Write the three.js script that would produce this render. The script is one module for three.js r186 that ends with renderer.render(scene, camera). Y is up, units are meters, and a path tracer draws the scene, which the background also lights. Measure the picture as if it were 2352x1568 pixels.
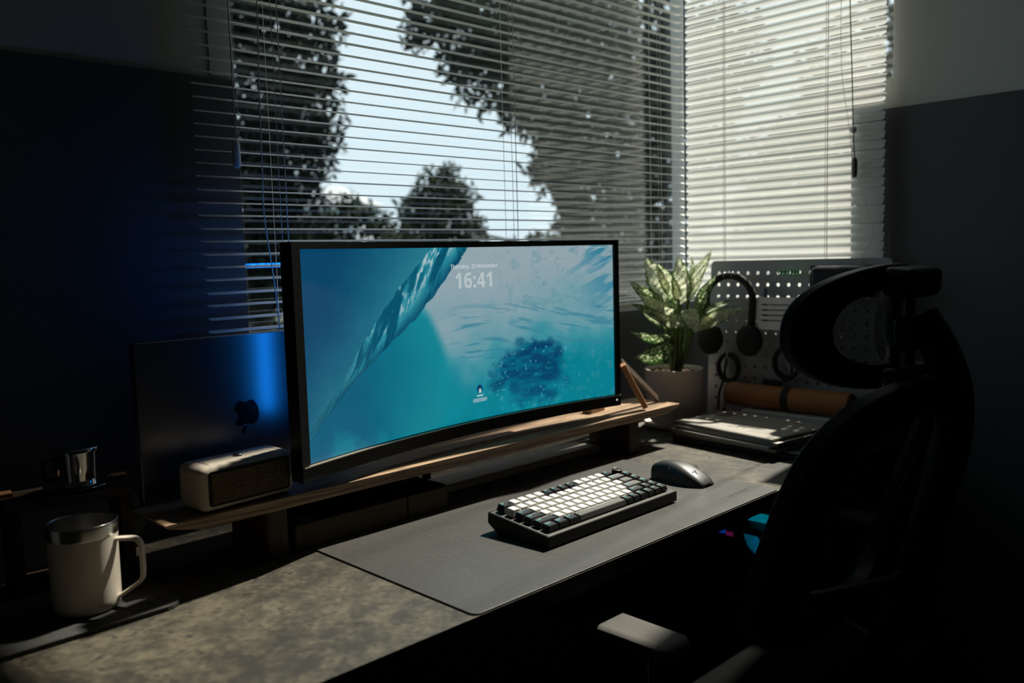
import * as THREE from 'three';
import { RoundedBoxGeometry } from 'three/addons/geometries/RoundedBoxGeometry.js';
import { mergeGeometries } from 'three/addons/utils/BufferGeometryUtils.js';
import { FontLoader } from 'three/addons/loaders/FontLoader.js';
import { RectAreaLightUniformsLib } from 'three/addons/lights/RectAreaLightUniformsLib.js';

// ---------------------------------------------------------------- camera, sky, sun, exposure
// y = 0 is the desk top, x runs right along the big window wall, z comes out of that wall; metres
const scene = new THREE.Scene();
const camera = new THREE.PerspectiveCamera(43.34, 1.5, 0.05, 200);
{
  const m = new THREE.Matrix4().makeBasis(
    new THREE.Vector3(0.7133209, -0.02811058, 0.70027358),
    new THREE.Vector3(0.08775539, 0.9949138, -0.04945231),
    new THREE.Vector3(-0.69532172, 0.09672815, 0.71215966));
  camera.quaternion.setFromRotationMatrix(m);
  camera.position.set(0, 0.466, 0);
  camera.focus = 1.5;
  camera.userData.fStop = 3.2;
}
const renderer = new THREE.WebGLRenderer({ antialias: true });
renderer.toneMapping = THREE.LinearToneMapping;
renderer.toneMappingExposure = 0.72;
renderer.shadowMap.enabled = true;
renderer.shadowMap.type = THREE.PCFSoftShadowMap;
scene.background = new THREE.Color().setRGB(1.34, 1.54, 1.66);
RectAreaLightUniformsLib.init();
const SUN = new THREE.Vector3(-0.7, -1, 0.085).normalize();
const sun = new THREE.DirectionalLight(new THREE.Color().setRGB(1, 0.91, 0.79), 25);
sun.name = 'sun';
sun.target.position.set(1.2, 0.3, -1.1);
sun.position.copy(sun.target.position).addScaledVector(SUN, -12);
sun.castShadow = true;
sun.shadow.radius = 2.4;
sun.shadow.mapSize.set(2048, 2048);
Object.assign(sun.shadow.camera, { left: -3, right: 3, top: 3, bottom: -3, near: 1, far: 30 });
scene.add(sun, sun.target);

// ---------------------------------------------------------------- helpers
let seed = 12345;
const rnd = () => { seed = (seed * 1664525 + 1013904223) >>> 0; return seed / 4294967296; };
const rr = (a, b) => a + (b - a) * rnd();
const V = (x, y, z) => new THREE.Vector3(x, y, z);
const names = new Map();
function numbered(n) { const k = names.get(n) ?? 0; names.set(n, k + 1); return k ? n + '_' + String(k).padStart(3, '0') : n; }
function shade(o) { o.traverse((q) => { if (q.isMesh) { q.castShadow = true; q.receiveShadow = true; } }); return o; }
function thing(name, label, category, pos = [0, 0, 0], turn = 0, group) {
  const o = new THREE.Group(); o.name = numbered(name); scene.add(o);
  o.position.set(...pos); o.rotation.y = turn;
  o.userData = { label, category };
  if (group) o.userData.group = group;
  return o;
}
function structure(name) { const o = new THREE.Group(); o.name = name; o.userData = { kind: 'structure' }; scene.add(o); return o; }
function part(name, geo, mat, parent, pos, rot) {
  const m = new THREE.Mesh(geo, mat); m.name = name; parent.add(m);
  if (pos) m.position.set(...pos);
  if (rot) m.rotation.set(...rot);
  m.castShadow = m.receiveShadow = true;
  return m;
}
const merge = (list) => mergeGeometries(list.map((g) => { const q = g.index ? g.toNonIndexed() : g.clone(); for (const k of Object.keys(q.attributes)) if (!['position', 'normal', 'uv'].includes(k)) q.deleteAttribute(k); if (!q.attributes.uv) q.setAttribute('uv', new THREE.BufferAttribute(new Float32Array(q.attributes.position.count * 2), 2)); return q; }));
// uv in metres, chosen by the way each face points; along = the axis that texture u follows
function metreUV(g, along = 'x') {
  g = g.index ? g.toNonIndexed() : g;
  const p = g.attributes.position, uv = new Float32Array(p.count * 2), a = V(), b = V(), c = V();
  for (let i = 0; i < p.count; i += 3) {
    a.fromBufferAttribute(p, i); b.fromBufferAttribute(p, i + 1); c.fromBufferAttribute(p, i + 2);
    const n = b.clone().sub(a).cross(c.clone().sub(a)); const ax = Math.abs(n.x), ay = Math.abs(n.y), az = Math.abs(n.z);
    [a, b, c].forEach((q, k) => {
      let u, v;
      if (ay >= ax && ay >= az) { u = q.x; v = q.z; } else if (ax >= az) { u = q.z; v = q.y; } else { u = q.x; v = q.y; }
      if (along === 'z' && ay >= ax && ay >= az) [u, v] = [v, u];
      if (along === 'y' && ay < Math.max(ax, az)) [u, v] = [v, u];
      uv[(i + k) * 2] = u; uv[(i + k) * 2 + 1] = v;
    });
  }
  g.setAttribute('uv', new THREE.BufferAttribute(uv, 2));
  return g;
}
const box = (w, h, d, x = 0, y = 0, z = 0) => new THREE.BoxGeometry(w, h, d).translate(x, y, z);
const span = (x0, x1, y0, y1, z0, z1) => box(x1 - x0, y1 - y0, z1 - z0, (x0 + x1) / 2, (y0 + y1) / 2, (z0 + z1) / 2);
const rbox = (w, h, d, r = 0.003, s = 3) => new RoundedBoxGeometry(w, h, d, s, r);
const cyl = (r0, r1, h, n = 32) => new THREE.CylinderGeometry(r0, r1, h, n);
const tube = (pts, r, n = 40, k = 8, closed = false) => new THREE.TubeGeometry(new THREE.CatmullRomCurve3(pts.map((p) => (p.isVector3 ? p : V(...p))), closed, 'centripetal'), n, r, k, closed);
const lathe = (pts, n = 48) => new THREE.LatheGeometry(pts.map((p) => new THREE.Vector2(...p)), n);

// value noise
const H2 = (x, y, s) => { let h = (x * 374761393 + y * 668265263 + s * 1274126177) | 0; h = Math.imul(h ^ (h >>> 13), 1274126177); return ((h ^ (h >>> 16)) >>> 0) / 4294967296; };
function vn(x, y, s = 0, per = 0) {
  const xi = Math.floor(x), yi = Math.floor(y), fx = x - xi, fy = y - yi, w = (a) => (per ? ((a % per) + per) % per : a);
  const ux = fx * fx * (3 - 2 * fx), uy = fy * fy * (3 - 2 * fy);
  const a = H2(w(xi), w(yi), s), b = H2(w(xi + 1), w(yi), s), c = H2(w(xi), w(yi + 1), s), d = H2(w(xi + 1), w(yi + 1), s);
  return a + (b - a) * ux + (c - a) * uy + (a - b - c + d) * ux * uy;
}
function fbm(x, y, s = 0, o = 4, per = 0) { let v = 0, a = 0.5, f = 1, n = 0; for (let i = 0; i < o; i++) { v += a * vn(x * f, y * f, s + i * 17, per ? per * f : 0); n += a; a *= 0.5; f *= 2; } return v / n; }
const mixc = (a, b, t) => [a[0] + (b[0] - a[0]) * t, a[1] + (b[1] - a[1]) * t, a[2] + (b[2] - a[2]) * t];
const sst = (a, b, x) => { const t = Math.min(1, Math.max(0, (x - a) / (b - a))); return t * t * (3 - 2 * t); };
function tex(w, h, fn, srgb = true, repeat) {
  const d = new Uint8Array(w * h * 4);
  for (let j = 0; j < h; j++) for (let i = 0; i < w; i++) {
    const c = fn((i + 0.5) / w, (j + 0.5) / h), o = (j * w + i) * 4;
    d[o] = Math.max(0, Math.min(255, c[0])); d[o + 1] = Math.max(0, Math.min(255, c[1])); d[o + 2] = Math.max(0, Math.min(255, c[2])); d[o + 3] = 255;
  }
  const t = new THREE.DataTexture(d, w, h); t.magFilter = THREE.LinearFilter; t.minFilter = THREE.LinearMipmapLinearFilter; t.generateMipmaps = true;
  t.wrapS = t.wrapT = THREE.RepeatWrapping; if (srgb) t.colorSpace = THREE.SRGBColorSpace;
  if (repeat) t.repeat.set(...repeat);
  t.needsUpdate = true; return t;
}
const grey = (v) => [v, v, v];
const lin = (r, g, b) => new THREE.Color().setRGB(r, g, b);
const std = (color, roughness = 0.6, extra = {}) => new THREE.MeshStandardMaterial({ color, roughness, ...extra });
const phys = (color, roughness, extra = {}) => new THREE.MeshPhysicalMaterial({ color, roughness, ...extra });

// ---------------------------------------------------------------- materials
const grainTex = tex(256, 256, (u, v) => grey(255 * (0.6 * vn(u * 64, v * 64, 3, 64) + 0.4 * vn(u * 128, v * 128, 4, 128))), false, [8, 8]);
const plasterTex = tex(512, 512, (u, v) => grey(255 * fbm(u * 40, v * 40, 9, 4, 40)), false, [1.4, 1.4]);
const M = {};
M.wallWhite = std(lin(0.50, 0.515, 0.49), 0.9, { bumpMap: plasterTex, bumpScale: 0.0012 });
M.wallNavy = std(lin(0.070, 0.075, 0.084), 0.75, { bumpMap: plasterTex, bumpScale: 0.0012 });
M.ceiling = std(lin(0.22, 0.22, 0.21), 0.95);
M.wallGrey = std(lin(0.17, 0.175, 0.17), 0.9);
M.floor = std(lin(0.035, 0.026, 0.02), 0.6);
M.frame = std(lin(0.42, 0.44, 0.44), 0.5);
M.slat = std(lin(0.72, 0.71, 0.68), 0.45, { side: THREE.DoubleSide });
M.slatThin = phys(lin(0.88, 0.87, 0.835), 0.95, { transmission: 0.48, thickness: 0, side: THREE.DoubleSide });
M.cord = std(lin(0.62, 0.60, 0.56), 0.8);
M.cordDark = std(lin(0.10, 0.10, 0.095), 0.8);
M.glass = phys(lin(0.93, 0.96, 0.96), 0.0, { transmission: 1, thickness: 0, ior: 1.75 });
M.black = phys(lin(0.008, 0.008, 0.008), 0.5, { specularIntensity: 0.4 });
M.blackGloss = phys(lin(0.007, 0.007, 0.008), 0.3, { specularIntensity: 0.35 });
M.blackMatte = std(lin(0.010, 0.010, 0.010), 0.85);
M.rubber = std(lin(0.02, 0.02, 0.02), 0.9);
M.steel = std(lin(0.62, 0.60, 0.57), 0.22, { metalness: 1 });
M.chrome = std(lin(0.75, 0.75, 0.76), 0.08, { metalness: 1 });
const concrete = tex(1024, 1024, (u, v) => {
  const a = fbm(u * 6, v * 6, 21, 6, 6), b = fbm(u * 24 + 3 * a, v * 24, 33, 5, 24), s = fbm(u * 90, v * 90, 41, 3, 90);
  const vein = Math.abs(fbm(u * 5 + a, v * 5 - a, 55, 4, 5) - 0.5);
  let t = 0.20 + 0.55 * a + 0.52 * (b - 0.5) + 0.42 * (s - 0.5) + 0.10 * (1 - sst(0, 0.03, vein));
  if (fbm(u * 60, v * 60, 71, 2, 60) > 0.78 && b > 0.5) t -= 0.22;
  const c = mixc([62, 60, 53], [142, 134, 117], sst(0.15, 0.85, t));
  return c;
}, true, [1.5, 1.5]);
M.desk = phys(lin(0.44, 0.415, 0.375), 0.5, { map: concrete, ior: 1.5 });
M.deskEdge = std(lin(0.018, 0.017, 0.016), 0.7);
const matTex = tex(512, 512, (u, v) => grey(140 * (0.86 + 0.28 * (fbm(u * 90, v * 90, 81, 3, 90) - 0.5) + 0.08 * fbm(u * 5, v * 5, 82, 3, 5))), true, [3, 3]);
M.mat = phys(lin(0.20, 0.182, 0.157), 0.45, { map: matTex, ior: 1.6, bumpMap: grainTex, bumpScale: 0.00006 });
const walnut = tex(1024, 256, (u, v) => {
  const w = fbm(u * 2, v * 6, 91, 4, 2), g = fbm(u * 6, v * 120 + 14 * w, 92, 4), f = fbm(u * 24, v * 300, 93, 2);
  return mixc([92, 72, 55], [186, 158, 130], sst(0.25, 0.8, 0.55 * g + 0.25 * f + 0.25 * w));
}, true, [1.1, 3]);
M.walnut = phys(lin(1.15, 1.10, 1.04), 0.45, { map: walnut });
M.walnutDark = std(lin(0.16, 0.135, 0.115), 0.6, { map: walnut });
M.oak = std(lin(1.0, 0.78, 0.60), 0.55, { map: tex(512, 128, (u, v) => mixc([150, 112, 84], [222, 178, 142], fbm(u * 4, v * 60, 95, 4)), true, [3, 6]) });
M.kraft = std(lin(0.07, 0.05, 0.03), 0.85);
M.cream = std(lin(0.74, 0.63, 0.51), 0.75, { bumpMap: grainTex, bumpScale: 0.0005 });
M.mug = std(lin(0.62, 0.545, 0.45), 0.42);
M.white = std(lin(0.68, 0.67, 0.64), 0.55);
M.paper = std(lin(0.42, 0.39, 0.355), 0.75);
M.pegboard = std(lin(0.27, 0.27, 0.28), 0.55);
M.keyWhite = std(lin(0.60, 0.59, 0.56), 0.5);
M.keyBlack = std(lin(0.016, 0.016, 0.016), 0.38);
M.keyGrey = std(lin(0.085, 0.083, 0.075), 0.5);
M.cyan = std(lin(0.05, 0.45, 0.48), 0.5);
M.gold = std(lin(0.60, 0.42, 0.20), 0.35, { metalness: 1 });

// ---------------------------------------------------------------- the room
const Z1 = -1.49, X2 = 2.15, T = 0.16, FL = -0.745, CE = 3.1, LINE = 0.80;
const WX0 = 0.765, WX1 = 2.146, WY0 = 0.31, WY1 = 2.9;      // big window opening
const VZ0 = -1.468, VZ1 = -0.862;                            // side window opening
{
  const wb = structure('wall_back');
  part('upper_paint', merge([span(-1.7, WX0, LINE, CE, Z1 - T, Z1), span(WX0, X2 + T, WY1, CE, Z1 - T, Z1)]), M.wallWhite, wb);
  part('lower_paint', merge([span(-1.7, WX0, FL, LINE, Z1 - T, Z1 + 0.006), span(WX0, X2 + T, FL, WY0, Z1 - T, Z1 + 0.006)]), M.wallNavy, wb);
  part('corner_post', span(WX1, X2 + 0.02, WY0, WY1, Z1 - 0.012, VZ0 - 0.006), M.frame, structure('trim_2'));
  const wr = structure('wall_right');
  part('upper_paint', merge([span(X2, X2 + T, LINE, CE, VZ1, 2.6), span(X2, X2 + T, WY1, CE, Z1, VZ1)]), M.wallWhite, wr);
  part('lower_paint', merge([span(X2 - 0.006, X2 + T, FL, LINE, VZ1, 2.6), span(X2 - 0.006, X2 + T, FL, 0.325, Z1, VZ1)]), M.wallNavy, wr);
  const wl = structure('wall_left');
  part('upper_paint', span(-1.86, -1.7, LINE, CE, Z1 - T, 2.6), M.wallGrey, wl);
  part('lower_paint', span(-1.86, -1.7, FL, LINE, Z1 - T, 2.6), M.wallNavy, wl);
  const wf = structure('wall_front');
  part('upper_paint', span(-1.86, X2 + T, LINE, CE, 2.6, 2.76), M.wallGrey, wf);
  part('lower_paint', span(-1.86, X2 + T, FL, LINE, 2.6, 2.76), M.wallNavy, wf);
  part('slab', span(-1.86, X2 + T, FL - 0.12, FL, Z1 - T, 2.76), M.floor, structure('floor'));
  part('slab', span(-1.86, X2 + T, CE, CE + 0.12, Z1 - T, 2.76), M.ceiling, structure('ceiling'));
  // white edge strip on the plaster beside the big window, above the dark paint
  part('strip', span(WX0 - 0.045, WX0, LINE + 0.005, WY1, Z1, Z1 + 0.004), M.frame, structure('trim_1'));
  const g = structure('ground');
  part('ground_plane', new THREE.PlaneGeometry(160, 160).rotateX(-Math.PI / 2), std(lin(0.03, 0.045, 0.03), 0.95), g, [0, -4.2, 0]);
}
{
  const w1 = structure('window_1'), zf = Z1 - 0.006;
  part('frame', merge([span(WX0, WX0 + 0.004, WY0, WY1, zf - 0.02, zf + 0.004), span(WX0, WX1, WY0, WY0 + 0.008, zf - 0.02, zf + 0.004), span(WX0, WX1, WY1 - 0.02, WY1, zf - 0.02, zf + 0.004)]), M.frame, w1);
  part('pane', span(WX0 + 0.004, WX1, WY0 + 0.008, WY1 - 0.02, zf - 0.004, zf), M.glass, w1);

  const w2 = structure('window_2'), xf = X2 + 0.012;
  part('frame', merge([span(xf, xf + 0.03, 0.325, WY1, VZ1 - 0.006, VZ1), span(xf, xf + 0.03, 0.325, 0.333, VZ0, VZ1), span(xf, xf + 0.03, WY1 - 0.02, WY1, VZ0, VZ1)]), M.frame, w2);
  part('side_panel', span(X2 - 0.006, X2 + T, 0.325, LINE, -0.947, VZ1), M.wallNavy, w2);
  part('side_panel', span(X2, X2 + T, LINE, 0.87, -0.947, VZ1), M.wallWhite, w2);
  part('pane', span(xf, xf + 0.004, 0.333, WY1 - 0.02, VZ0, VZ1 - 0.006), M.glass, w2);
}

// ---------------------------------------------------------------- venetian blinds
function slatGeometry(len, w = 0.025, crown = 0.0022) {
  const xs = [0, 0.003, 0.008, len * 0.25, len * 0.5, len * 0.75, len - 0.008, len - 0.003, len], fs = [0.62, 0.88, 1, 1, 1, 1, 1, 0.88, 0.62], n = 6;
  const pos = [], idx = [], uv = [];
  xs.forEach((x, i) => { for (let j = 0; j <= n; j++) { const t = (j / n) * 2 - 1; pos.push(x, crown * (1 - t * t), (t * w * fs[i]) / 2); uv.push(x, t * w * 0.5); } });
  for (let i = 0; i < xs.length - 1; i++) for (let j = 0; j < n; j++) { const a = i * (n + 1) + j, b = a + n + 1; idx.push(a, a + 1, b, b, a + 1, b + 1); }
  const g = new THREE.BufferGeometry();
  g.setAttribute('position', new THREE.Float32BufferAttribute(pos, 3)); g.setAttribute('uv', new THREE.Float32BufferAttribute(uv, 2)); g.setIndex(idx); g.computeVertexNormals();
  return g;
}
const SP = 0.0221;
{
  const t = thing('venetian_blind', 'wide white open venetian blind across the big window behind the monitor', 'blind', [0.659, 0, -1.426]);
  const L = 2.088 - 0.659, g = slatGeometry(L), g2 = slatGeometry(L, 0.0248, 0.0026);
  let k = 0;
  for (let y = 0.353; y < 2.84; y += SP, k++) part('slat', k % 3 ? g : g2, M.slat, t, [rr(-0.001, 0.001), y + rr(-0.0006, 0.0006), 0], [0.13 + rr(-0.015, 0.015), 0, rr(-0.0006, 0.0006)]);
  part('bottom_rail', rbox(L, 0.012, 0.024, 0.003), M.slat, t, [L / 2, 0.33, 0]);
  part('head_rail', rbox(L, 0.03, 0.03, 0.003), M.slat, t, [L / 2, 2.87, 0]);
  for (const x of [0.145, 0.737, 1.297]) {
    for (const z of [-0.0133, 0.0133]) part('ladder_cord', cyl(0.0006, 0.0006, 2.52, 6), M.cord, t, [x, 1.59, z]);
    part('lift_cord', cyl(0.0009, 0.0009, 2.52, 6), M.cord, t, [x + 0.012, 1.59, 0.0142]);
  }
  part('tilt_cord', tube([[0.122, 2.84, 0.021], [0.118, 1.4, 0.021], [0.116, 0.929, 0.021], [0.111, 0.779, 0.021], [0.108, 0.627, 0.021], [0.107, 0.55, 0.021], [0.113, 0.496, 0.021], [0.122, 0.409, 0.021], [0.126, 0.34, 0.021]], 0.0011, 80, 6), M.cord, t);
  part('pull_cord', tube([[0.058, 2.84, 0.026], [0.058, 1.3, 0.026], [0.059, 0.8, 0.026], [0.059, 0.678, 0.026]], 0.0011, 30, 6), M.cord, t);
  const tas = lathe([[0.0005, 0], [0.0055, 0.002], [0.0068, 0.008], [0.0072, 0.024], [0.0066, 0.041], [0.0048, 0.0465], [0.0015, 0.048], [0.0005, 0.048]], 24);
  part('cord_tassel', tas, M.white, t, [0.058, 0.632, 0.026]);

  const s = thing('venetian_blind', 'white nearly closed venetian blind glowing with sun on the side window', 'blind', [2.108, 0, -0.862]);
  const L2 = 1.424 - 0.862, h = slatGeometry(L2).rotateY(Math.PI / 2), hb = slatGeometry(L2, 0.0248, 0.0026).rotateY(Math.PI / 2);
  k = 0;
  for (let y = 0.36; y < 2.84; y += SP, k++) part('slat', k % 4 ? h : hb, M.slatThin, s, [0, y + rr(-0.0006, 0.0006), rr(-0.001, 0.001)], [0, 0, ((64 + 3 * sst(0.8, 2.5, y)) * Math.PI) / 180 + rr(-0.02, 0.02)]);
  part('bottom_rail', rbox(0.024, 0.012, L2, 0.003), M.slat, s, [0, 0.338, -L2 / 2]);
  part('head_rail', rbox(0.03, 0.03, L2, 0.003), M.slat, s, [0, 2.87, -L2 / 2]);
  for (const z of [-0.435, -0.143]) {
    for (const x of [-0.0132, 0.0132]) part('ladder_cord', cyl(0.0007, 0.0007, 2.54, 6), M.cord, s, [x, 1.585, z]);
    part('lift_cord', cyl(0.0009, 0.0009, 2.54, 6), M.cord, s, [-0.0145, 1.585, z + 0.006]);
  }
  part('pull_cord', tube([[-0.023, 2.84, -0.09], [-0.023, 1.4, -0.085], [-0.023, 1.06, -0.079], [-0.023, 0.854, -0.071], [-0.023, 0.75, -0.068], [-0.023, 0.685, -0.064]], 0.0013, 50, 6), M.cordDark, s);
  part('cord_bead', new THREE.SphereGeometry(0.008, 16, 12).scale(1, 1.15, 1), M.white, s, [-0.023, 0.752, -0.068]);
  part('cord_tassel', tas, std(lin(0.12, 0.118, 0.11), 0.6), s, [-0.023, 0.637, -0.064]);
  part('loose_string', tube([[-0.023, 1.3, -0.098], [-0.023, 0.9, -0.098], [-0.024, 0.76, -0.078], [-0.024, 0.66, -0.064], [-0.023, 0.613, -0.047], [-0.023, 0.559, -0.03], [-0.023, 0.517, -0.019], [-0.023, 0.48, -0.022], [-0.023, 0.455, -0.038], [-0.023, 0.43, -0.05]], 0.0006, 80, 6), M.cord, s);
}

// ---------------------------------------------------------------- desk
{
  const t = thing('desk', 'long desk with grey concrete-look top under the window', 'desk');
  part('tabletop', metreUV(span(-0.35, 2.135, -0.004, 0, -1.478, -0.815)), M.desk, t);
  part('tabletop_core', span(-0.35, 2.135, -0.03, -0.004, -1.478, -0.816), M.deskEdge, t);
  part('apron', span(-0.3, 2.1, -0.09, -0.03, -1.45, -1.42), M.deskEdge, t);
  for (const x of [-0.3, 2.09]) for (const z of [-1.44, -0.86]) part('leg', span(x - 0.025, x + 0.025, FL, -0.03, z - 0.025, z + 0.025), M.black, t);
}
{
  const s = new THREE.Shape(), r = 0.012, x0 = 0.716, x1 = 1.515, z0 = -1.218, z1 = -0.8165;
  s.moveTo(x0 + r, -z1); s.lineTo(x1 - r, -z1); s.absarc(x1 - r, -z1 + r, r, -Math.PI / 2, 0); s.lineTo(x1, -z0 - r); s.absarc(x1 - r, -z0 - r, r, 0, Math.PI / 2); s.lineTo(x0 + r, -z0); s.absarc(x0 + r, -z0 - r, r, Math.PI / 2, Math.PI); s.lineTo(x0, -z1 + r); s.absarc(x0 + r, -z1 + r, r, Math.PI, Math.PI * 1.5);
  const t = thing('desk_mat', 'dark grey leather desk mat under the keyboard and mouse', 'desk mat');
  part('pad', metreUV(new THREE.ExtrudeGeometry(s, { depth: 0.0018, bevelThickness: 0.0004, bevelSize: 0.0004, bevelSegments: 2 }).rotateX(-Math.PI / 2).translate(0, 0.0006, 0)), M.mat, t);
  // printed mark near the front right corner: three bars and a small word
  const font = await new FontLoader().loadAsync('fonts/droid/droid_sans_regular.typeface.json');
  const ink = std(lin(0.02, 0.02, 0.02), 0.7);
  const bars = [0, 1, 2].map((i) => box(0.0035, 0.0002, [0.010, 0.007, 0.010][i], 1.405 + i * 0.006, 0.0029, -0.862 + [0, 0.001, 0][i]));
  part('printed_mark', merge(bars), ink, t);
  part('printed_word', new THREE.ShapeGeometry(font.generateShapes('epicdoc', 0.0105), 3).rotateX(-Math.PI / 2).translate(1.426, 0.003, -0.858), ink, t);
}

// ---------------------------------------------------------------- desk shelf
const SH = 0.099, SZ0 = -1.352, SZ1 = -1.208;
{
  const t = thing('desk_shelf', 'long low dark walnut desk shelf carrying the monitor', 'shelf');
  // board with underside cut back at both ends and a slim front edge
  const s = new THREE.Shape(); s.moveTo(0.478, SH); s.lineTo(1.748, SH); s.lineTo(1.744, SH - 0.005); s.lineTo(1.70, SH - 0.017); s.lineTo(0.53, SH - 0.017); s.lineTo(0.482, SH - 0.005); s.closePath();
  part('board', metreUV(new THREE.ExtrudeGeometry(s, { depth: SZ1 - SZ0 - 0.002, bevelThickness: 0.001, bevelSize: 0.0008, bevelSegments: 2 }).translate(0, -0.0008, SZ0 + 0.001)), M.walnut, t);
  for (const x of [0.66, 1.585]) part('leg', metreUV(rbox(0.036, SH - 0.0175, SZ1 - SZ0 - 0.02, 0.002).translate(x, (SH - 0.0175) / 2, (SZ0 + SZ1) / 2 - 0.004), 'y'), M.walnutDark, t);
}
{
  const t = thing('cable_cover', 'pale flat cable cover board lying at the back of the desk beneath the shelf', 'board', [1.265, 0, -1.343]);
  part('board', rbox(0.59, 0.012, 0.085, 0.002), std(lin(0.40, 0.36, 0.31), 0.6), t, [0, 0.006, 0]);
}

// ---------------------------------------------------------------- monitor
const MW = 0.858, MH = 0.378, MR = 1.75, A = MW / 2;
const bend = (x) => (x * x - A * A) / (2 * MR);
function bent(g) { const p = g.attributes.position; for (let i = 0; i < p.count; i++) p.setZ(i, p.getZ(i) + bend(p.getX(i))); g.computeVertexNormals(); return g; }
const bbox = (x0, x1, y0, y1, z0, z1) => bent(new THREE.BoxGeometry(x1 - x0, y1 - y0, z1 - z0, Math.max(2, Math.ceil((x1 - x0) * 40)), 1, 1).translate((x0 + x1) / 2, (y0 + y1) / 2, (z0 + z1) / 2));
const screenTex = await (async () => {
  const W = 2048, Hh = 880, cv = document.createElement('canvas'); cv.width = W; cv.height = Hh;
  const cx = cv.getContext('2d'), im = cx.createImageData(W, Hh), d = im.data;
  const teal = [4, 132, 150], deep = [0, 62, 102], pale = [154, 173, 182], mid = [84, 156, 170];
  const PT = [[0.475, -0.06, 0.092], [0.453, 0, 0.095], [0.31, 0.287, 0.108], [0.213, 0.463, 0.078], [0.117, 0.65, 0.034], [0.02, 0.85, 0.020], [-0.04, 0.98, 0.010]];
  for (let j = 0; j < Hh; j++) for (let i = 0; i < W; i++) {
    const u = i / W, v = j / Hh, x = u * 2.33, y = v;
    const n1 = fbm(x * 4, y * 4, 201, 4), n2 = fbm(x * 16, y * 16, 211, 3), n3 = vn(x * 220, y * 220, 221);
    // open water on the right: pale above, teal below and towards the far side
    const t = sst(0.08, 1.0, y + 0.34 * (u - 0.70) + 0.40 * (n1 - 0.5));
    let c = t < 0.5 ? mixc(pale, mid, t * 1.6) : mixc(mid, teal, Math.min(1, (t - 0.5) * 2.2));
    const ripple = fbm(x * 5, (y * 1.0 + 0.10 * Math.cos(x * 2.6 - 3.1) + 0.03 * n1) * 70, 231, 4);
    c = mixc(c, [58, 132, 156], 0.70 * sst(0.54, 0.70, ripple) * sst(0.28, 0.42, y) * sst(0.40, 0.50, u) * (1 - sst(0.60, 0.74, y)));
    c = mixc(c, [8, 112, 150], 0.85 * sst(0.46, 0.66, fbm(x * 5, y * 26 + x * 10, 237, 4)) * sst(0.70, 1.05, u - 0.35 * y));
    c = mixc(c, [90, 146, 162], 0.3 * sst(0.66, 0.74, fbm(x * 26, y * 26, 239, 2)) * sst(0.55, 0.7, u));
    // dark weed patch low on the right
    const px = (u - 0.715) / 0.155, py = (v - 0.79) / 0.245, pr = Math.sqrt(px * px + py * py) + 0.9 * (n1 - 0.5) + 0.45 * (n2 - 0.5);
    c = mixc(c, mixc(deep, [0, 100, 132], sst(0.40, 0.72, fbm(x * 10, y * 34, 243, 3))), 0.92 * sst(1.02, 0.66, pr));
    if (pr < 1.1) c = mixc(c, [86, 164, 186], 0.7 * sst(0.74, 0.84, fbm(x * 48, y * 48, 241, 2)));
    c = mixc(c, [20, 160, 176], 0.35 * sst(0.5, 0.7, n1) * sst(0.7, 1, v));
    // large body left of a curved edge
    const edge = 0.437 - 0.46 * (v - 0.72) * (v - 0.72) + 0.006 * (n1 - 0.5), inside = sst(edge + 0.010, edge - 0.030, u) * sst(0.0, 0.22, v - 0.18);
    let body = mixc([18, 136, 152], [0, 96, 128], sst(0.02, 0.30, edge - u + 0.12 * (n1 - 0.5)));
    body = mixc(body, [14, 146, 162], 0.55 * sst(0.52, 0.75, n1));
    c = mixc(c, body, inside);
    // trunk: nearest point of the centre line
    let best = 9, bs = 0, side = 0, half = 0.01;
    for (let k = 0; k < PT.length - 1; k++) { const [ax, ay, aw] = PT[k], [bx, by, bw] = PT[k + 1], dx = (bx - ax) * 2.33, dy = by - ay, l2 = dx * dx + dy * dy; let q = ((x - ax * 2.33) * dx + (y - ay) * dy) / l2; q = Math.max(0, Math.min(1, q)); const ex = x - ax * 2.33 - q * dx, ey = y - ay - q * dy, d2 = Math.hypot(ex, ey); if (d2 < best) { best = d2; bs = (k + q) / (PT.length - 1); side = Math.sign(ex * -dy + ey * dx); half = aw + (bw - aw) * q; } }
    const off = side * best;
    // water above and left of the trunk
    const lx = (x - (0.453 - v * 0.51) * 2.33);
    c = mixc(c, mixc([0, 70, 108], [44, 132, 150], sst(-0.85, -0.05, lx + 0.25 * (n1 - 0.5) - 0.45 * v)), sst(0.02, -0.02, lx));
    half *= 1 + 0.16 * (fbm(bs * 40, side * 3, 251, 3) - 0.5);
    const inT = sst(half, half - 0.010, best), w = off / half;
    const fold = fbm(bs * 30 + w * 2.2, w * 2.0 + bs * 9, 261, 4), fine = fbm(bs * 110 + w * 4, w * 5, 263, 3);
    let tc = mixc([0, 84, 112], [40, 140, 158], sst(0.32, 0.60, fold));
    const lit = sst(0.75, 0.35, bs);
    tc = mixc(tc, [186, 202, 208], 0.95 * sst(0.50, 0.64, 0.6 * fold + 0.4 * fine) * lit * sst(-0.5, 0.3, w * Math.sign(1)));
    tc = mixc(tc, [0, 70, 100], 0.75 * sst(0.25, 0.95, -w)); tc = mixc(tc, [6, 46, 66], 0.6 * sst(0.55, 0.8, bs) * sst(0.45, 0.6, fold));
    c = mixc(c, tc, inT);
    const g = 9 * (n3 - 0.5), o = (j * W + i) * 4;
    d[o] = c[0] + g; d[o + 1] = c[1] + g; d[o + 2] = c[2] + g; d[o + 3] = 255;
  }
  cx.putImageData(im, 0, 0);
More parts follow.
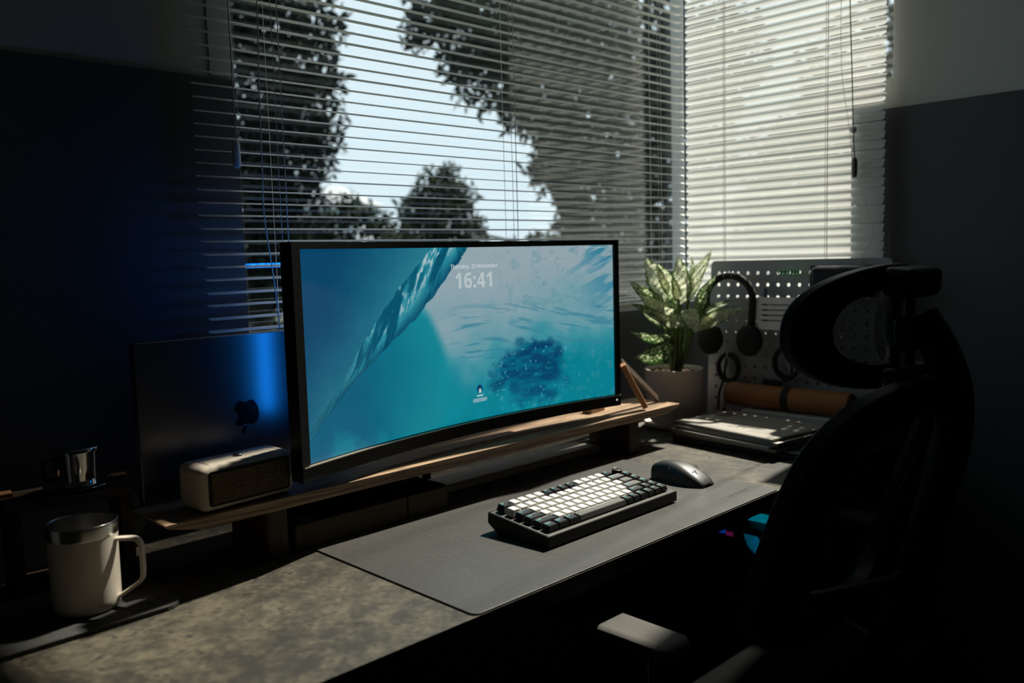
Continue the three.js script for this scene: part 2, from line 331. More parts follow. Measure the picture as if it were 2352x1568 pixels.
  cx.textAlign = 'center'; cx.fillStyle = 'rgba(206,216,220,0.95)'; cx.font = '600 28px sans-serif'; cx.fillText('Thursday, 23 November', 1075, 105);
  cx.fillStyle = 'rgba(196,208,210,0.92)'; cx.font = 'bold 108px sans-serif'; cx.fillText('16:41', 1075, 204);
  cx.fillStyle = 'rgb(0,84,132)'; cx.beginPath(); cx.arc(1086, 724, 22, 0, 7); cx.fill();
  cx.save(); cx.beginPath(); cx.arc(1086, 724, 22, 0, 7); cx.clip(); cx.fillStyle = 'rgb(206,206,200)'; cx.beginPath(); cx.ellipse(1088, 740, 9, 18, 0, 0, 7); cx.fill(); cx.fillStyle = 'rgb(20,20,22)'; cx.beginPath(); cx.ellipse(1085, 717, 6, 7, 0, 0, 7); cx.fill(); cx.restore();
  cx.fillStyle = 'rgba(215,225,228,0.9)'; cx.beginPath(); cx.roundRect(1064, 756, 44, 7, 3); cx.fill();
  cx.fillStyle = 'rgba(150,180,192,0.85)'; cx.beginPath(); cx.roundRect(1036, 772, 100, 20, 10); cx.fill();
  cx.fillStyle = 'rgba(200,212,216,0.5)'; cx.fillRect(1850, 10, 150, 6);
  const t = new THREE.CanvasTexture(cv); t.colorSpace = THREE.SRGBColorSpace; return t;
})();
{
  const t = thing('monitor', 'curved ultrawide monitor showing a teal underwater lock screen', 'monitor', [1.113, 0.122, -1.204], 0.055);
  part('housing', bbox(-A, A, 0, MH, -0.03, -0.006), M.black, t);
  part('back_hump', bbox(-0.22, 0.22, 0.08, 0.32, -0.055, -0.029), M.black, t);
  const bz = 0.011, bb = 0.026;
  part('bezel', merge([bbox(-A, A, MH - bz, MH, -0.006, 0.002), bbox(-A, -A + 0.018, bb, MH - bz, -0.006, 0.002), bbox(A - 0.012, A, bb, MH - bz, -0.006, 0.002)]), M.black, t);
  part('chin', bbox(-A, A, 0, bb - 0.003, -0.006, 0.002), M.black, t);
  part('chin_lip', bbox(-A + 0.004, A, bb - 0.003, bb - 0.0014, -0.006, 0.004), std(lin(0.55, 0.48, 0.38), 0.35, { metalness: 0.7 }), t);
  const x0 = -A + 0.018, x1 = A - 0.012, sg = bent(new THREE.PlaneGeometry(x1 - x0, MH - bz - bb, 60, 1).translate((x0 + x1) / 2, (MH - bz + bb) / 2, -0.0035));
  part('screen', sg, new THREE.MeshStandardMaterial({ color: 0x020202, roughness: 0.55, emissive: 0xffffff, emissiveMap: screenTex, emissiveIntensity: 1.2 }), t);
  part('power_light', cyl(0.0022, 0.0022, 0.001, 12).rotateX(Math.PI / 2).translate(A - 0.012, 0.014, 0.0028 + bend(A - 0.012)), new THREE.MeshStandardMaterial({ color: 0xffffff, emissive: 0xffffff, emissiveIntensity: 0.8 }), t);
  const arm = part('mount_arm', merge([box(0.10, 0.10, 0.012, 0, 0.20, -0.115), box(0.035, 0.035, 0.07, 0, 0.20, -0.155)]), M.black, t);
  part('mount_pole', cyl(0.0095, 0.0095, 0.42, 24), M.black, arm, [0, 0.088, -0.194]);

  // LED strip stuck along the top of the monitor's back: dots plus one long thin light of the same size
  const blue = new THREE.MeshStandardMaterial({ color: 0x000a20, emissive: lin(0.02, 0.34, 1.0), emissiveIntensity: 10 });
  const glow = new THREE.MeshStandardMaterial({ color: 0x000814, emissive: lin(0.0, 0.20, 0.8), emissiveIntensity: 1.4 });
  const xl = 0.352, yt = 0.343, yb = 0.08, zb = (x) => -0.0335 + bend(x);
  const strip = part('led_strip', bbox(-xl, xl, yt - 0.005, yt + 0.005, -0.0325, -0.0305), glow, t); strip.userData.label = 'blue glowing light strip on the back';
  for (const x of [-xl]) part('led_strip', box(0.010, yt - yb, 0.002).translate(x, (yt + yb) / 2, zb(x) + 0.002), glow, t);
  const led = box(0.008, 0.008, 0.0016);
  for (let i = 0; i < 38; i++) { const x = -xl + (2 * xl * i) / 37; part('led', led, blue, strip, [x, yt, zb(x)]); }
  for (const x of [-xl]) for (let i = 1; i < 16; i++) part('led', led, blue, strip, [x, yt - i * 0.0168, zb(x)]);
  const light = (w, h, x, y, power) => { const l = new THREE.RectAreaLight(lin(0.004, 0.22, 1.0), power, w, h); l.name = 'led_strip_light'; l.position.set(x, y, zb(x) - 0.006); t.add(l); };
  light(2 * xl, 0.01, 0, yt, 10); light(0.01, yt - yb, -xl, (yt + yb) / 2, 14);
}

// ---------------------------------------------------------------- laptop on its edge
{
  const t = thing('laptop', 'dark grey aluminium laptop standing on edge on the left of the shelf', 'laptop', [0.494, SH, -1.337]);
  const W = 0.362, Hh = 0.254;
  const alu = phys(lin(0.22, 0.22, 0.23), 0.33, { metalness: 1 });
  part('lid', rbox(W, Hh, 0.006, 0.0029, 4).translate(W / 2, Hh / 2, 0.004), alu, t);
  part('base', rbox(W, Hh, 0.011, 0.005, 4).translate(W / 2, Hh / 2, -0.0065), alu, t);
  // fruit emblem, hanging upside down as the laptop stands on its front edge
  const s = new THREE.Shape(), k = 0.0215;
  const P = (x, y) => [x * k, y * k];
  s.moveTo(...P(0, 0.78)); s.bezierCurveTo(...P(0.25, 0.78), ...P(0.42, 0.98), ...P(0.72, 0.90)); s.bezierCurveTo(...P(0.86, 0.86), ...P(0.94, 0.76), ...P(0.98, 0.70));
  s.bezierCurveTo(...P(0.55, 0.42), ...P(0.62, -0.18), ...P(1.05, -0.34)); s.bezierCurveTo(...P(0.95, -0.68), ...P(0.70, -1.02), ...P(0.45, -1.02)); s.bezierCurveTo(...P(0.25, -1.02), ...P(0.18, -0.90), ...P(0, -0.90));
  s.bezierCurveTo(...P(-0.20, -0.90), ...P(-0.28, -1.02), ...P(-0.46, -1.02)); s.bezierCurveTo(...P(-0.80, -1.02), ...P(-1.10, -0.35), ...P(-1.08, 0.15)); s.bezierCurveTo(...P(-1.06, 0.70), ...P(-0.70, 0.92), ...P(-0.42, 0.90)); s.bezierCurveTo(...P(-0.22, 0.88), ...P(-0.15, 0.78), ...P(0, 0.78));
  const l = new THREE.Shape(); l.moveTo(...P(0.02, 0.98)); l.bezierCurveTo(...P(0.00, 1.30), ...P(0.22, 1.52), ...P(0.46, 1.55)); l.bezierCurveTo(...P(0.50, 1.25), ...P(0.30, 1.00), ...P(0.02, 0.98));
  part('emblem', new THREE.ExtrudeGeometry([s, l], { depth: 0.0006, bevelEnabled: false, curveSegments: 16 }).rotateZ(Math.PI).translate(W / 2 - 0.003, Hh / 2 - 0.006, 0.0069), M.blackGloss, t);
}

// ---------------------------------------------------------------- bluetooth speaker
{
  const t = thing('speaker', 'small cream portable speaker with a brass woven grille', 'speaker', [0.612, SH, -1.252], 0.075);
  const W = 0.162, Hh = 0.070, D = 0.074;
  part('body', rbox(W, Hh, D, 0.013, 5), M.cream, t, [0, Hh / 2 + 0.002, 0]);
  part('foot', rbox(W * 0.8, 0.004, D * 0.7, 0.0015), M.rubber, t, [0, 0.002, 0]);
  const gw = 0.136, gh = 0.049, gz = D / 2, gy = Hh / 2 + 0.002;
  const fs = new THREE.Shape(), q = 0.006; const rrect = (s, w, h, r) => { s.moveTo(-w / 2 + r, -h / 2); s.lineTo(w / 2 - r, -h / 2); s.absarc(w / 2 - r, -h / 2 + r, r, -Math.PI / 2, 0); s.lineTo(w / 2, h / 2 - r); s.absarc(w / 2 - r, h / 2 - r, r, 0, Math.PI / 2); s.lineTo(-w / 2 + r, h / 2); s.absarc(-w / 2 + r, h / 2 - r, r, Math.PI / 2, Math.PI); s.lineTo(-w / 2, -h / 2 + r); s.absarc(-w / 2 + r, -h / 2 + r, r, Math.PI, Math.PI * 1.5); return s; };
  rrect(fs, gw + 0.004, gh + 0.004, q);
  const grille = part('grille', new THREE.ExtrudeGeometry(fs, { depth: 0.001, bevelEnabled: false }), M.blackMatte, t, [0, gy, gz - 0.0004]);
  const knot = new THREE.SphereGeometry(1, 7, 5).scale(0.00165, 0.0008, 0.001), list = [];
  const p = 0.0049;
  for (let j = -12; j <= 12; j++) for (let i = -32; i <= 32; i++) {
    const x = i * p + (j & 1 ? p / 2 : 0), y = j * p * 0.54;
    if (Math.abs(x) > gw / 2 - 0.002 || Math.abs(y) > gh / 2 - 0.002) continue;
    list.push(knot.clone().rotateZ(-0.55).translate(x, y, 0.0018));
    list.push(knot.clone().scale(1.0, 0.35, 0.5).rotateZ(0.75).translate(x + p / 2, y, 0.0008));
  }
  part('grille_weave', merge(list), M.gold, grille).userData.kind = 'stuff';
  const font = await new FontLoader().loadAsync('fonts/droid/droid_serif_regular.typeface.json');
  const wg = new THREE.ShapeGeometry(font.generateShapes('Marshall', 0.0125), 4); wg.computeBoundingBox(); wg.translate(-(wg.boundingBox.max.x + wg.boundingBox.min.x) / 2, 0, 0);
  const sh = new THREE.Matrix4().set(1, 0.32, 0, 0, 0.06, 1, 0, 0, 0, 0, 1, 0, 0, 0, 0, 1); wg.applyMatrix4(sh);
  part('script_logo', wg, std(lin(0.16, 0.12, 0.06), 0.4, { metalness: 0.8, side: THREE.DoubleSide }), grille, [0.008, -0.006, 0.0034]);
  part('control_knob', lathe([[0.0005, 0.004], [0.007, 0.004], [0.0075, 0.003], [0.0078, 0]], 24), M.steel, t, [0.0, Hh + 0.0015, 0.004]);
  for (const x of [-0.062, 0.062]) part('seam', tube([[x, Hh + 0.0021, -D / 2 + 0.014], [x, Hh + 0.0021, D / 2 - 0.013], [x, Hh - 0.002, D / 2 - 0.004], [x, Hh - 0.009, D / 2 + 0.0001]], 0.0004, 24, 5), M.kraft, t);
}

// ---------------------------------------------------------------- things under the shelf
function tray(name, label, x0, x1) {
  const t = thing(name, label, 'tray', [x0, 0, -1.222]); const w = x1 - x0, h = 0.047, d = 0.165;
  part('front_panel', rbox(w, h - 0.006, 0.006, 0.0015).translate(w / 2, h / 2 + 0.0, 0), M.kraft, t);
  part('bin', merge([box(w, 0.003, d, w / 2, 0.0015, -d / 2 - 0.003), box(0.003, h, d, 0.0015, h / 2, -d / 2 - 0.003), box(0.003, h, d, w - 0.0015, h / 2, -d / 2 - 0.003), box(w, h, 0.003, w / 2, h / 2, -d - 0.002)]), M.blackMatte, t);
  return t;
}
{
  const a = tray('organizer_tray', 'wide kraft-fronted organizer tray under the shelf beside its left leg', 0.69, 0.915);
  part('divider', box(0.003, 0.038, 0.16, 0.135, 0.02, -0.083), M.blackMatte, a);
  tray('organizer_tray', 'narrow kraft-fronted organizer tray at the right end of the pair under the shelf', 0.918, 1.01);
  const b = thing('card_box', 'small black box leaning in the narrow tray under the shelf', 'box', [0.962, 0.0035, -1.29], 0.25);
  part('shell', rbox(0.072, 0.06, 0.022, 0.006, 4), M.blackGloss, b, [0, 0.03, 0]); part('lid_seam', box(0.073, 0.0012, 0.0226, 0, 0.046, 0), M.rubber, b);
  const c = thing('cable_bundle', 'dark loose cable lying in the wide tray under the shelf', 'cable', [0.76, 0.006, -1.3]);
  const pts = []; for (let i = 0; i < 34; i++) { const q = i * 0.62; pts.push([0.035 * Math.cos(q) * (1 + 0.3 * Math.sin(i * 1.7)), 0.004 + 0.0006 * i, 0.03 * Math.sin(q) * (1 + 0.3 * Math.cos(i * 1.3))]); }
  part('cord', tube(pts, 0.0018, 220, 6), M.black, c); part('plug', rbox(0.022, 0.009, 0.012, 0.002), M.black, c, [0.045, 0.014, 0.01]);
}
{
  const t = thing('tablet_stand', 'leaning wooden stand at the right end of the shelf', 'stand', [0, SH, 0]);
  // front plank and thinner rear prop, both tilted away from the desk front
  const plank = (b, tp, w, d) => { const a = V(...b), c = V(...tp), dir = c.clone().sub(a), L = dir.length(); const g = rbox(w, L, d, 0.0015); const m = new THREE.Matrix4(); const y = dir.normalize(), x = V(0.72, 0, 0.69).projectOnPlane(y).normalize(), z = x.clone().cross(y); m.makeBasis(x, y, z).setPosition(a.add(c).multiplyScalar(0.5)); return metreUV(g, 'y').applyMatrix4(m); };
  part('front_plank', plank([1.628, 0.007, -1.222], [1.574, 0.112, -1.245], 0.0125, 0.022), M.oak, t);
  part('rear_prop', plank([1.735, 0.006, -1.262], [1.592, 0.115, -1.262], 0.006, 0.022), M.walnutDark, t);
  const b = thing('wooden_block', 'small wooden block on the shelf under the right half of the monitor', 'block', [1.535, SH, -1.305], 0.1);
  part('block', metreUV(rbox(0.05, 0.024, 0.028, 0.0015)), M.walnut, b, [0, 0.012, 0]);
  part('end_cap', metreUV(rbox(0.006, 0.024, 0.028, 0.001)), M.oak, b, [0.027, 0.012, 0]);
}

// ---------------------------------------------------------------- keyboard
{
  const W = 0.352, D = 0.139, tilt = 0.10;
  const t = thing('keyboard', 'compact black mechanical keyboard with white and black keycaps and a knob', 'keyboard', [0.960, 0.003, -0.914], 0.003);
  const k = new THREE.Group(); // sloped frame of reference only for computing places
  k.rotation.x = tilt; k.position.set(0, 0.0195, 0); k.updateMatrix();
  const place = (m, x, y, z) => { m.position.set(x, y, z).applyMatrix4(k.matrix); m.rotation.x = tilt; };
  const put = (name, geo, mat, x, y, z, parent = t) => { const m = part(name, geo, mat, parent); place(m, x, y, z); return m; };
  // case: side profile extruded along x
  const s = new THREE.Shape(); s.moveTo(0, 0.0195); s.lineTo(0, 0.004); s.lineTo(0.016, 0.003); s.lineTo(0.022, 0); s.lineTo(D - 0.03, 0); s.lineTo(D - 0.02, 0.004); s.lineTo(D * Math.cos(tilt) + 0.001, 0.017); s.lineTo(D * Math.cos(tilt), 0.0195 + D * Math.sin(tilt)); s.closePath();
  part('case', new THREE.ExtrudeGeometry(s, { depth: W - 0.002, bevelThickness: 0.001, bevelSize: 0.0009, bevelSegments: 3 }).rotateY(Math.PI / 2).translate(0.001, 0, 0), M.blackGloss, t);
  put('top_plate', rbox(W - 0.004, 0.002, D - 0.004, 0.0008), std(lin(0.10, 0.095, 0.088), 0.42, { metalness: 0.6 }), W / 2, 0.0006, -D / 2);
  const U = 0.0203, x00 = 0.0115, z00 = -0.0125;
  const font = await new FontLoader().loadAsync('fonts/droid/droid_sans_bold.typeface.json');
  const capCache = new Map();
  function cap(w, h) {
    const key = w + '|' + h; if (capCache.has(key)) return capCache.get(key);
    const ring = (hw, hd, y, c, dz) => { const p = []; for (const [sx, sz] of [[1, 1], [-1, 1], [-1, -1], [1, -1]]) { const a = [sx * hw, y, sz * (hd - c) + dz], b = [sx * (hw - c), y, sz * hd + dz]; if (sx * sz > 0) p.push(a, b); else p.push(b, a); } return p; };
    const hw = (w * U - 0.0011) / 2, hd = (U - 0.0011) / 2, rings = [ring(hw, hd, 0, 0.001, 0), ring(hw - 0.0022, hd - 0.0018, h - 0.0009, 0.0016, -0.0005), ring(hw - 0.0031, hd - 0.0027, h, 0.0016, -0.0005), ring(hw * 0.5, hd * 0.5, h - 0.0004, 0.001, -0.0005)];
    const pos = [], quad = (a, b, c2, d) => pos.push(...a, ...c2, ...b, ...b, ...c2, ...d);
    for (let r = 0; r < 3; r++) for (let i = 0; i < 8; i++) { const j = (i + 1) % 8; quad(rings[r][i], rings[r + 1][i], rings[r][j], rings[r + 1][j]); }
    for (let i = 1; i < 7; i++) pos.push(...rings[3][0], ...rings[3][i + 1], ...rings[3][i]);
    // make every face point outwards
    const g = new THREE.BufferGeometry(); g.setAttribute('position', new THREE.Float32BufferAttribute(pos, 3)); const p = g.attributes.position, a = V(), b = V(), c = V(), ctr = V(0, h * 0.4, 0);
    for (let i = 0; i < p.count; i += 3) { a.fromBufferAttribute(p, i); b.fromBufferAttribute(p, i + 1); c.fromBufferAttribute(p, i + 2); const n = b.clone().sub(a).cross(c.clone().sub(a)); if (n.dot(a.clone().add(b).add(c).divideScalar(3).sub(ctr)) < 0) { p.setXYZ(i + 1, c.x, c.y, c.z); p.setXYZ(i + 2, b.x, b.y, b.z); } }
    g.computeVertexNormals(); capCache.set(key, g); return g;
  }
  const legendCache = new Map();
  const legend = (s2) => { if (!legendCache.has(s2)) { const g = new THREE.ShapeGeometry(font.generateShapes(s2, 0.0030), 2).rotateX(-Math.PI / 2); g.computeBoundingBox(); g.translate(-g.boundingBox.min.x, 0, 0); legendCache.set(s2, g); } return legendCache.get(s2); };
  const arrowShape = (a) => { const q = new THREE.Shape(); q.moveTo(0, 0.0022); q.lineTo(0.0019, -0.0012); q.lineTo(-0.0019, -0.0012); q.closePath(); return new THREE.ShapeGeometry(q).rotateZ(a).rotateX(-Math.PI / 2).translate(0.0022, 0, -0.001); };
  const B = (w, l) => [w, 'b', l], Wk = (n) => Array.from({ length: n }, () => [1, 'w']), G = (w, l) => [w, 'g', l], gap = (w) => [w, null];
  const rows = [
    [B(1.25, 'CTRL'), B(1.25, 'WIN'), B(1.25, 'ALT'), G(6.25), B(1, 'ALT'), B(1, 'FN'), B(1, 'CTRL'), gap(0.12), B(1, 'left'), B(1, 'down'), B(1, 'right')],
    [B(2.25, 'SHIFT'), ...Wk(10), B(1.75, 'SHIFT'), gap(0.12), B(1, 'up'), B(1, 'END')],
    [B(1.75, 'CAPS'), ...Wk(11), G(2.25, 'ENTER'), gap(0.12), B(1, 'PGDN')],
    [B(1.5, 'TAB'), ...Wk(12), G(1.5), gap(0.12), B(1, 'PGUP')],
    [...Wk(13), G(2, 'BACK'), gap(0.12), B(1, 'HOME')],
    [B(1, 'ESC'), gap(0.2), ...Wk(4), gap(0.1), B(1, 'F5'), B(1, 'F6'), B(1, 'F7'), B(1, 'F8'), gap(0.1), ...Wk(4), gap(0.1), B(1, 'DEL')],
  ];
  const heights = [0.0088, 0.0088, 0.0092, 0.0100, 0.0114, 0.0118];
  rows.forEach((row, r) => {
    let x = 0;
    for (const [w, kind, lab] of row) {
      if (kind) {
        const h = heights[r], m = put('key', cap(w, h), kind === 'w' ? M.keyWhite : kind === 'b' ? M.keyBlack : M.keyGrey, x00 + (x + w / 2) * U, 0.0042, z00 - (r + 0.5 - (r === 5 ? -0.12 : 0)) * U + 0.0035);
        if (lab) { const ar = { left: Math.PI / 2, right: -Math.PI / 2, up: 0, down: Math.PI }[lab]; part('legend', ar !== undefined ? arrowShape(ar) : legend(lab), M.cyan, m, [-(w * U) / 2 + 0.0045, h + 0.00005, 0.0]); }
      }
      x += w;
    }
  });
  const kb = put('knob', lathe([[0.0005, 0.0155], [0.0090, 0.0155], [0.0097, 0.0148], [0.0099, 0.0135], [0.0099, 0.0002]], 32), M.black, x00 + 15.55 * U, 0.0015, z00 - 5.62 * U + 0.0035);
  part('knob_ring', new THREE.TorusGeometry(0.0093, 0.0004, 8, 32).rotateX(Math.PI / 2), std(lin(0.35, 0.3, 0.24), 0.3, { metalness: 1 }), kb, [0, 0.0153, 0]);
}
// ---------------------------------------------------------------- mouse
{
  const t = thing('mouse', 'black wireless gaming mouse on the right of the desk mat', 'mouse', [1.442, 0.003, -0.993], -0.02);
  const pos = [], idx = [], nu = 40, nv = 20, L = 0.129;
  const wid = (s) => 0.0325 * (0.92 + 0.10 * Math.cos((s - 0.85) * 5.2)) * Math.pow(Math.sin(Math.PI * (0.06 + 0.88 * s)), 0.30);
  const hei = (s) => 0.040 * Math.pow(Math.sin(Math.PI * Math.pow(0.12 + 0.855 * s, 0.80)), 0.62);
  for (let i = 0; i <= nu; i++) { const s = i / nu; for (let j = 0; j <= nv; j++) { const a = Math.PI * (j / nv), c = Math.cos(a), q = Math.sin(a); const w = wid(s), h = hei(s); pos.push(w * Math.sign(c) * Math.pow(Math.abs(c), 0.62), h * Math.pow(q, 0.72), (s - 0.5) * L); } }
  for (let i = 0; i < nu; i++) for (let j = 0; j < nv; j++) { const a = i * (nv + 1) + j, b = a + nv + 1; idx.push(a, a + 1, b, b, a + 1, b + 1); }
  const c0 = pos.length / 3; pos.push(0, 0.006, -L / 2 - 0.001, 0, 0.006, L / 2 + 0.001); for (let j = 0; j < nv; j++) { idx.push(c0, j + 1, j); const b = nu * (nv + 1); idx.push(c0 + 1, b + j, b + j + 1); }
  const g = new THREE.BufferGeometry(); g.setAttribute('position', new THREE.Float32BufferAttribute(pos, 3)); g.setIndex(idx); g.computeVertexNormals();
  const mm = std(lin(0.035, 0.033, 0.031), 0.42, { side: THREE.DoubleSide });
  part('shell', g, mm, t);
  part('wheel', new THREE.TorusGeometry(0.0085, 0.0035, 10, 24).rotateY(Math.PI / 2), M.rubber, t, [0, 0.0255, -0.038]);
  part('button_gap', tube([[0.001, 0.020, -0.062], [0.001, 0.0285, -0.048], [0.001, 0.0345, -0.028], [0.001, 0.0375, -0.014]], 0.0006, 24, 5), M.blackMatte, t);
  part('button_seam', tube([[-0.030, 0.0265, -0.010], [-0.02, 0.0343, -0.0125], [0, 0.0381, -0.014], [0.02, 0.0343, -0.0125], [0.030, 0.0265, -0.010]], 0.0005, 30, 5), M.blackMatte, t);
  const em = [[0, 0.006], [0.004, -0.004], [-0.004, -0.004]].map(([x, z], i) => { const q = new THREE.Shape(); q.moveTo(0, 0.005); q.lineTo(0.0026, -0.003); q.lineTo(0, -0.001); q.lineTo(-0.0026, -0.003); q.closePath(); return new THREE.ExtrudeGeometry(q, { depth: 0.0006, bevelEnabled: false }).rotateZ(i * 2.1).rotateX(-Math.PI / 2 + 0.42).translate(x, 0.0352 - 0.45 * z * 0.9, 0.036 + z * 0.5); });
  part('emblem', merge(em), M.blackMatte, t);
  part('glide_feet', box(0.04, 0.002, 0.1, 0, -0.0005, 0), M.blackMatte, t);
}

// ---------------------------------------------------------------- mug, felt mat, coffee gear on the left
{
  const s = new THREE.Shape(), x1 = 0.474, r = 0.03, zf = -1.145, zb = -1.335, x0 = -0.12;
  s.moveTo(x0, -zf); s.lineTo(x1 - r, -zf); s.absarc(x1 - r, -zf + r, r, -Math.PI / 2, 0); s.lineTo(x1, -zb - 0.01); s.lineTo(x1 - 0.01, -zb); s.lineTo(x0, -zb); s.closePath();
  const t = thing('felt_mat', 'dark felt drip mat under the mug on the left of the desk', 'mat');
  part('felt', metreUV(new THREE.ExtrudeGeometry(s, { depth: 0.005, bevelThickness: 0.001, bevelSize: 0.001, bevelSegments: 2 }).rotateX(-Math.PI / 2).translate(0, 0.001, 0)), std(lin(0.034, 0.032, 0.029), 0.95, { bumpMap: grainTex, bumpScale: 0.0012 }), t);
  const ink = M.blackMatte, y = 0.0072;
  part('printed_bars', merge([box(0.004, 0.0004, 0.022, 0.408, y, -1.171), box(0.022, 0.0004, 0.004, 0.419, y, -1.161), box(0.018, 0.0004, 0.003, 0.428, y, -1.172), box(0.018, 0.0004, 0.003, 0.431, y, -1.180), box(0.004, 0.0004, 0.02, 0.452, y, -1.180)]), ink, t);

  const m = thing('mug', 'tall cream enamelled travel mug with handle and bare steel rim', 'mug', [0.372, 0.007, -1.226]);
  part('body', lathe([[0.0005, 0], [0.036, 0], [0.040, 0.002], [0.0425, 0.007], [0.0432, 0.015], [0.0436, 0.085], [0.0442, 0.103]], 64), M.mug, m);
  part('rim', lathe([[0.0443, 0.1025], [0.0448, 0.104], [0.0452, 0.118], [0.0447, 0.1205], [0.0436, 0.1205], [0.0430, 0.118], [0.0420, 0.10], [0.0415, 0.012], [0.0005, 0.010]], 64), M.steel, m);
  // handle: rounded bar swept out, down and back in
  const hs = new THREE.Shape(); const hw = 0.0062, hd = 0.0027; hs.moveTo(-hd, -hw); hs.lineTo(hd, -hw); hs.lineTo(hd, hw); hs.lineTo(-hd, hw); hs.closePath();
  const path = new THREE.CatmullRomCurve3([[0.040, 0.094, 0], [0.058, 0.0945, 0], [0.071, 0.093, 0], [0.0765, 0.086, 0], [0.0775, 0.070, 0], [0.0775, 0.047, 0], [0.0755, 0.037, 0], [0.064, 0.027, 0], [0.048, 0.0165, 0], [0.041, 0.012, 0]].map((p) => V(...p)), false, 'centripetal');
  const hp = [], hi = [], nS = 60; for (let i = 0; i <= nS; i++) { const u = i / nS, p = path.getPointAt(u), tg = path.getTangentAt(u), n = V(-tg.y, tg.x, 0); for (let j = 0; j < 12; j++) { const a = (j / 12) * 2 * Math.PI, cx = Math.sign(Math.cos(a)) * Math.pow(Math.abs(Math.cos(a)), 0.6), sz = Math.sign(Math.sin(a)) * Math.pow(Math.abs(Math.sin(a)), 0.6); hp.push(p.x + n.x * hd * cx, p.y + n.y * hd * cx, hw * sz); } }
  for (let i = 0; i < nS; i++) for (let j = 0; j < 12; j++) { const a = i * 12 + j, b = i * 12 + ((j + 1) % 12); hi.push(a, b, a + 12, b, b + 12, a + 12); }
  const hg = new THREE.BufferGeometry(); hg.setAttribute('position', new THREE.Float32BufferAttribute(hp, 3)); hg.setIndex(hi); hg.computeVertexNormals();
  part('handle', hg, std(lin(0.62, 0.545, 0.45), 0.42, { side: THREE.DoubleSide }), m, [0, 0, 0], [0, -0.72, 0]);

  const w = thing('coffee_stand', 'dark wooden coffee dripper stand behind the mug', 'stand', [0.405, 0, -1.385], -0.10);
  for (const x of [-0.078, 0.072]) part('post', metreUV(rbox(0.018, 0.122, 0.075, 0.002), 'y'), M.walnutDark, w, [x, 0.061, 0]);
  part('top_board', metreUV(rbox(0.176, 0.016, 0.085, 0.002)), M.walnutDark, w, [-0.003, 0.13, 0]);
  for (const x of [-0.082, 0.077]) part('peg_end', metreUV(rbox(0.022, 0.006, 0.022, 0.001)), M.oak, w, [x, 0.1405, -0.02]);
  part('bottom_bar', metreUV(rbox(0.14, 0.012, 0.03, 0.002)), M.walnutDark, w, [-0.003, 0.006, -0.02]);

  const f = thing('coffee_filter', 'chrome metal coffee dripper standing on the wooden stand', 'coffee filter', [0.418, 0.138, -1.382]);
  part('saucer', lathe([[0.0005, 0.001], [0.028, 0.001], [0.043, 0.003], [0.0465, 0.0055], [0.0468, 0.0065], [0.043, 0.0045], [0.028, 0.0025], [0.0005, 0.0025]], 48), M.chrome, f);
  part('chamber', lathe([[0.0005, 0.004], [0.027, 0.004], [0.0285, 0.006], [0.0315, 0.056], [0.033, 0.058], [0.0328, 0.0592], [0.0305, 0.057], [0.0005, 0.05]], 48), M.chrome, f);
  part('lid', lathe([[0.0345, 0.057], [0.0348, 0.061], [0.034, 0.0635], [0.02, 0.0645], [0.0005, 0.065]], 48), M.chrome, f);
  part('side_handle', tube([[-0.029, 0.05, 0.004], [-0.045, 0.048, 0.006], [-0.047, 0.034, 0.006], [-0.044, 0.022, 0.006], [-0.029, 0.016, 0.004]], 0.0032, 30, 8), M.blackMatte, f);

  const b = thing('grey_board', 'pale grey rounded board leaning on the wall behind the coffee stand', 'board', [0.31, 0.002, -1.468]);
  const bs = new THREE.Shape(); bs.moveTo(-0.05, 0.02); bs.absarc(-0.03, 0.02, 0.02, Math.PI, Math.PI * 1.5); bs.lineTo(0.20, 0); bs.lineTo(0.235, 0.03); bs.lineTo(0.235, 0.075); bs.lineTo(0.17, 0.12); bs.lineTo(-0.05, 0.12); bs.closePath();
  part('board', new THREE.ExtrudeGeometry(bs, { depth: 0.006, bevelThickness: 0.001, bevelSize: 0.001, bevelSegments: 2 }), std(lin(0.13, 0.135, 0.145), 0.8), b);
  const bt = thing('white_bottle', 'white bottle with a black knob lid cut by the left edge of the picture', 'bottle', [0.213, 0.007, -1.245]);
  part('body', lathe([[0.0005, 0], [0.036, 0], [0.0395, 0.004], [0.040, 0.02], [0.040, 0.13], [0.036, 0.145], [0.022, 0.158], [0.0005, 0.16]], 48), M.white, bt);
  part('lid', lathe([[0.020, 0.158], [0.020, 0.172], [0.016, 0.176], [0.0005, 0.177]], 32), M.black, bt);
}

